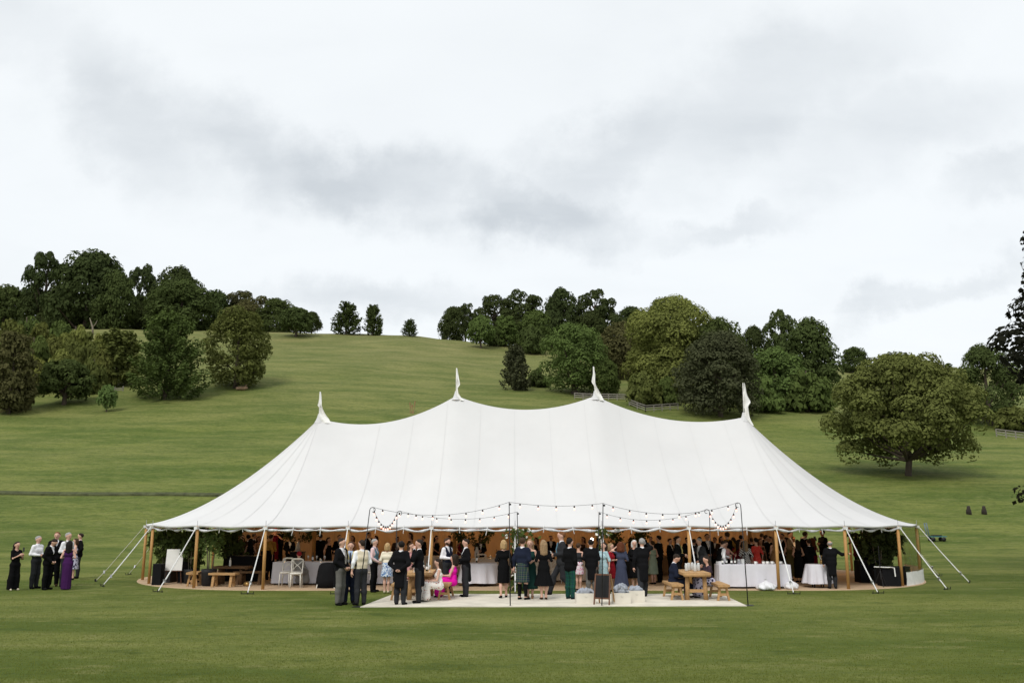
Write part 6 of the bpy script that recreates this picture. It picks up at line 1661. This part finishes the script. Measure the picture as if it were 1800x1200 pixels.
garland('greenery with white flowers wound round the white pole left of the kilt', .14, 29.62, [(1.75, .20, 260), (1.3, .11, 120), (.85, .08, 60), (.45, .10, 90), (.16, .16, 200)], 1, 34)
garland('smaller white flower garland on the white pole above the lace dress', 2.95, 29.72, [(1.8, .12, 110), (1.4, .06, 40)], 2, 10)
r = empty('globe_light', (2.62, 29.6, 1.62)); tag(r, 'single lit white globe bulb hanging beside the pole above the long black tailcoat', 'lamp')
MB().tube([(0, 0, .05), (0, .05, .36)], .004, 4).build('cord', m_iron, r)
MB().lathe([(.003, -.055), (.04, -.035), (.055, 0), (.04, .035), (.012, .055)], n=12).build('globe', mat('globe_glow', (.9, .8, .7), .5, 0, emit=((1.0, .86, .72), 5.0)), r, True)

# ---- festoon poles and strings of bulbs
m_cable = mat('black_cable', (.02, .02, .02), .6, 0)
m_bulb = mat('warm_bulb', (.9, .7, .6), .4, 0, emit=((1.0, .40, .30), 1.6))
def hookpole(label, base, top, curl):
    r = empty('festoon_pole', base); tag(r, label, 'pole', 'black festoon poles round the matting'); t = Vector(top)-Vector(base)
    MB().tube([(0, 0, 0), t*.5, t], [.016, .014, .012], 7).build('shaft', m_iron, r, True)
    MB().lathe([(.16, 0), (.16, .012), (.03, .018)], n=16).build('base_plate', m_iron, r)
    if curl:
        R_ = .085; pts = []
        for k in range(15):
            a = pi-k*(1.62*pi/14); q = R_*(1-.45*k/14); pts.append(t+Vector((curl*(R_+q*cos(a)), 0, q*sin(a))))
        MB().tube(pts, .010, 6).build('hook', m_iron, r, True)
    else: MB().box(t+Vector((.03, 0, -.06)), (.05, .05, .05)).build('hook', m_iron, r)
    return Vector(top)
Yf, Yk = 24.75, 28.2
def PT(px, py, Y): return at(px, py, Y)
def GB(px, Y): q = at(px, 1000, Y); return Vector((q.x, Y, 0))
b0 = gnd(629, 1066); TA = PT(650, 896, b0.y); hookpole('black hook topped pole at the left front corner of the matting', b0, TA, 1)
b1 = gnd(897, 1065); TB_ = PT(895, 882, b1.y); hookpole('black pole left of centre at the front edge of the matting', b1, TB_, 0)
b2 = gnd(1058, 1064.5); TC = PT(1060, 884, b2.y); hookpole('black pole behind the chalkboard at the front edge of the matting', b2, TC, 0)
b3 = gnd(1315, 1063.5); TD = PT(1302, 888, b3.y); hookpole('black hook topped pole at the right front corner of the matting', b3, TD, -1)
c0 = GB(696, Yk); TE = PT(698, 902, Yk); hookpole('shorter hook topped pole behind the clasped hands tailcoat', c0, TE, 1)
c1_ = GB(913, Yk); TF = PT(909, 899, Yk); hookpole('black pole by the white flower garland', c1_, TF, 0)
c2_ = GB(1049, Yk); TG = PT(1053, 899, Yk); hookpole('black pole behind the long black tailcoat', c2_, TG, 0)
c3_ = GB(1249, Yk); TH = PT(1247, 899, Yk); hookpole('shorter hook topped pole behind the plum cardigan', c3_, TH, -1)
def festoon(label, a, b, sag, n, skip=0):
    a = Vector(a); b = Vector(b); r = empty('festoon_string', a); tag(r, label, 'string lights', 'strings of warm bulbs round the matting')
    f = lambda s: (b-a)*s + Vector((0, 0, -sag*4*s*(1-s)))
    MB().tube([f(k/24) for k in range(25)], .0045, 4, False).build('cable', m_cable, r)
    for k in range(n):
        q = f((k+.6)/(n+.2))
        s = MB().lathe([(.010, .0), (.018, -.01), (.021, -.055), (.019, -.06)], (q.x, q.y, q.z), 8).build('socket', m_cable, r)
        MB().lathe([(.014, -.058), (.022, -.078), (.024, -.098), (.017, -.118), (.003, -.128)], (q.x, q.y, q.z), 10).build('bulb', m_bulb, s, True)
o1 = Vector((.08, 0, .08))
festoon('front string of bulbs from the left hook pole to the left centre pole', TA+o1, TB_, .28, 8)
festoon('straight short string of bulbs between the two centre poles', TB_, TC, .09, 5)
festoon('front string of bulbs from the right centre pole to the right hook pole', TC, TD-Vector((.08, 0, -.08)), .30, 8)
festoon('back string of bulbs from the left inner hook to the garland pole', TE+o1, TF, .24, 8)
festoon('back string of bulbs from the tailcoat pole to the right inner hook', TG, TH-Vector((.08, 0, -.08)), .30, 8)
festoon('deep swag of bulbs between the two left hook poles', TA+o1, TE+Vector((.02, 0, .05)), .48, 11)
festoon('deep swag of bulbs between the two right hook poles', TD-Vector((.08, 0, -.08)), TH-Vector((.02, 0, -.05)), .55, 11)

# ---- things held in hands
def held_glass(label, o, S, F, side): wineglass(label, held(o, S, F, side, None, (0, .02, -.04)), 'glasses in the guests\' hands')
w = PEOPLE[0]
m_phone = mat('phone', (.02, .02, .025), .3, 0)
e_o, e_S, e_F = rh
q = held(e_o, e_S, e_F, -1, None, (0, .05, .04)); cup('white cup and saucer in the striding red haired man\'s hand', q, saucer=True)
held_glass('wine glass in the hand of the man in yellow waistcoat', *yw, 1)
held_glass('wine glass in the hand of the man in glasses', *gm, -1)
held_glass('wine glass in the left hand of the cream waistcoat man', *cw, 1)
qp = Vector(w.location)+Vector((.33*sin(radians(60))+.06, -.36*cos(radians(60))-.04, 1.24)); r = empty('phone', qp, radians(60)); tag(r, 'dark phone held up by the woman in black at the far left', 'phone')
MB().box((0, 0, .06), (.012, .072, .145)).build('phone_body', m_phone, r); MB().box((.0075, 0, .06), (.002, .064, .13)).build('screen', m_iron, r)
r = empty('camera', Vector(phg[0].location)+Vector((-.40, -.18, 1.42)), .3); tag(r, 'black camera with a lens in the photographer\'s raised hand', 'camera')
MB().box((0, 0, 0), (.16, .09, .12)).build('camera_body', m_phone, r); MB().tube([(-.06, 0, 0), (-.24, 0, .02)], [.04, .045], 10).build('lens', m_phone, r)
MB().box((.02, 0, .09), (.06, .06, .06)).build('flash', m_phone, r)

# ---- teal garden trolley on the lawn at the right
m_teal = mat('teal_paint', (.045, .16, .17), .5, .15); m_blue = mat('blue_grey_paint', (.16, .22, .28), .5, .1)
p = hit(1641, 951); r = empty('garden_trolley', p, -.1); tag(r, 'teal flat garden trolley with an upright blue handle on the lawn at right', 'trolley')
MB().box((.25, 0, .30), (1.0, .6, .06)).build('deck', m_teal, r)
MB().tube([(-.30, -.2, .25), (-.42, -.2, 1.15), (-.42, .2, 1.15), (-.30, .2, .25)], .035, 7).build('handle', m_blue, r, True)
for k in (-1, 1):
    for x in (-.1, .55):
        MB().tube([(x, k*.27, .13), (x, k*.33, .13)], .13, 12).build('wheel', m_iron, r, True)
MB().box((.2, 0, .37), (.55, .5, .06)).build('tray', m_iron, r)
MB().bar((-.75, .25, .33), (-.30, .1, .33), .05, .03).build('plank_end', m_rail, r)
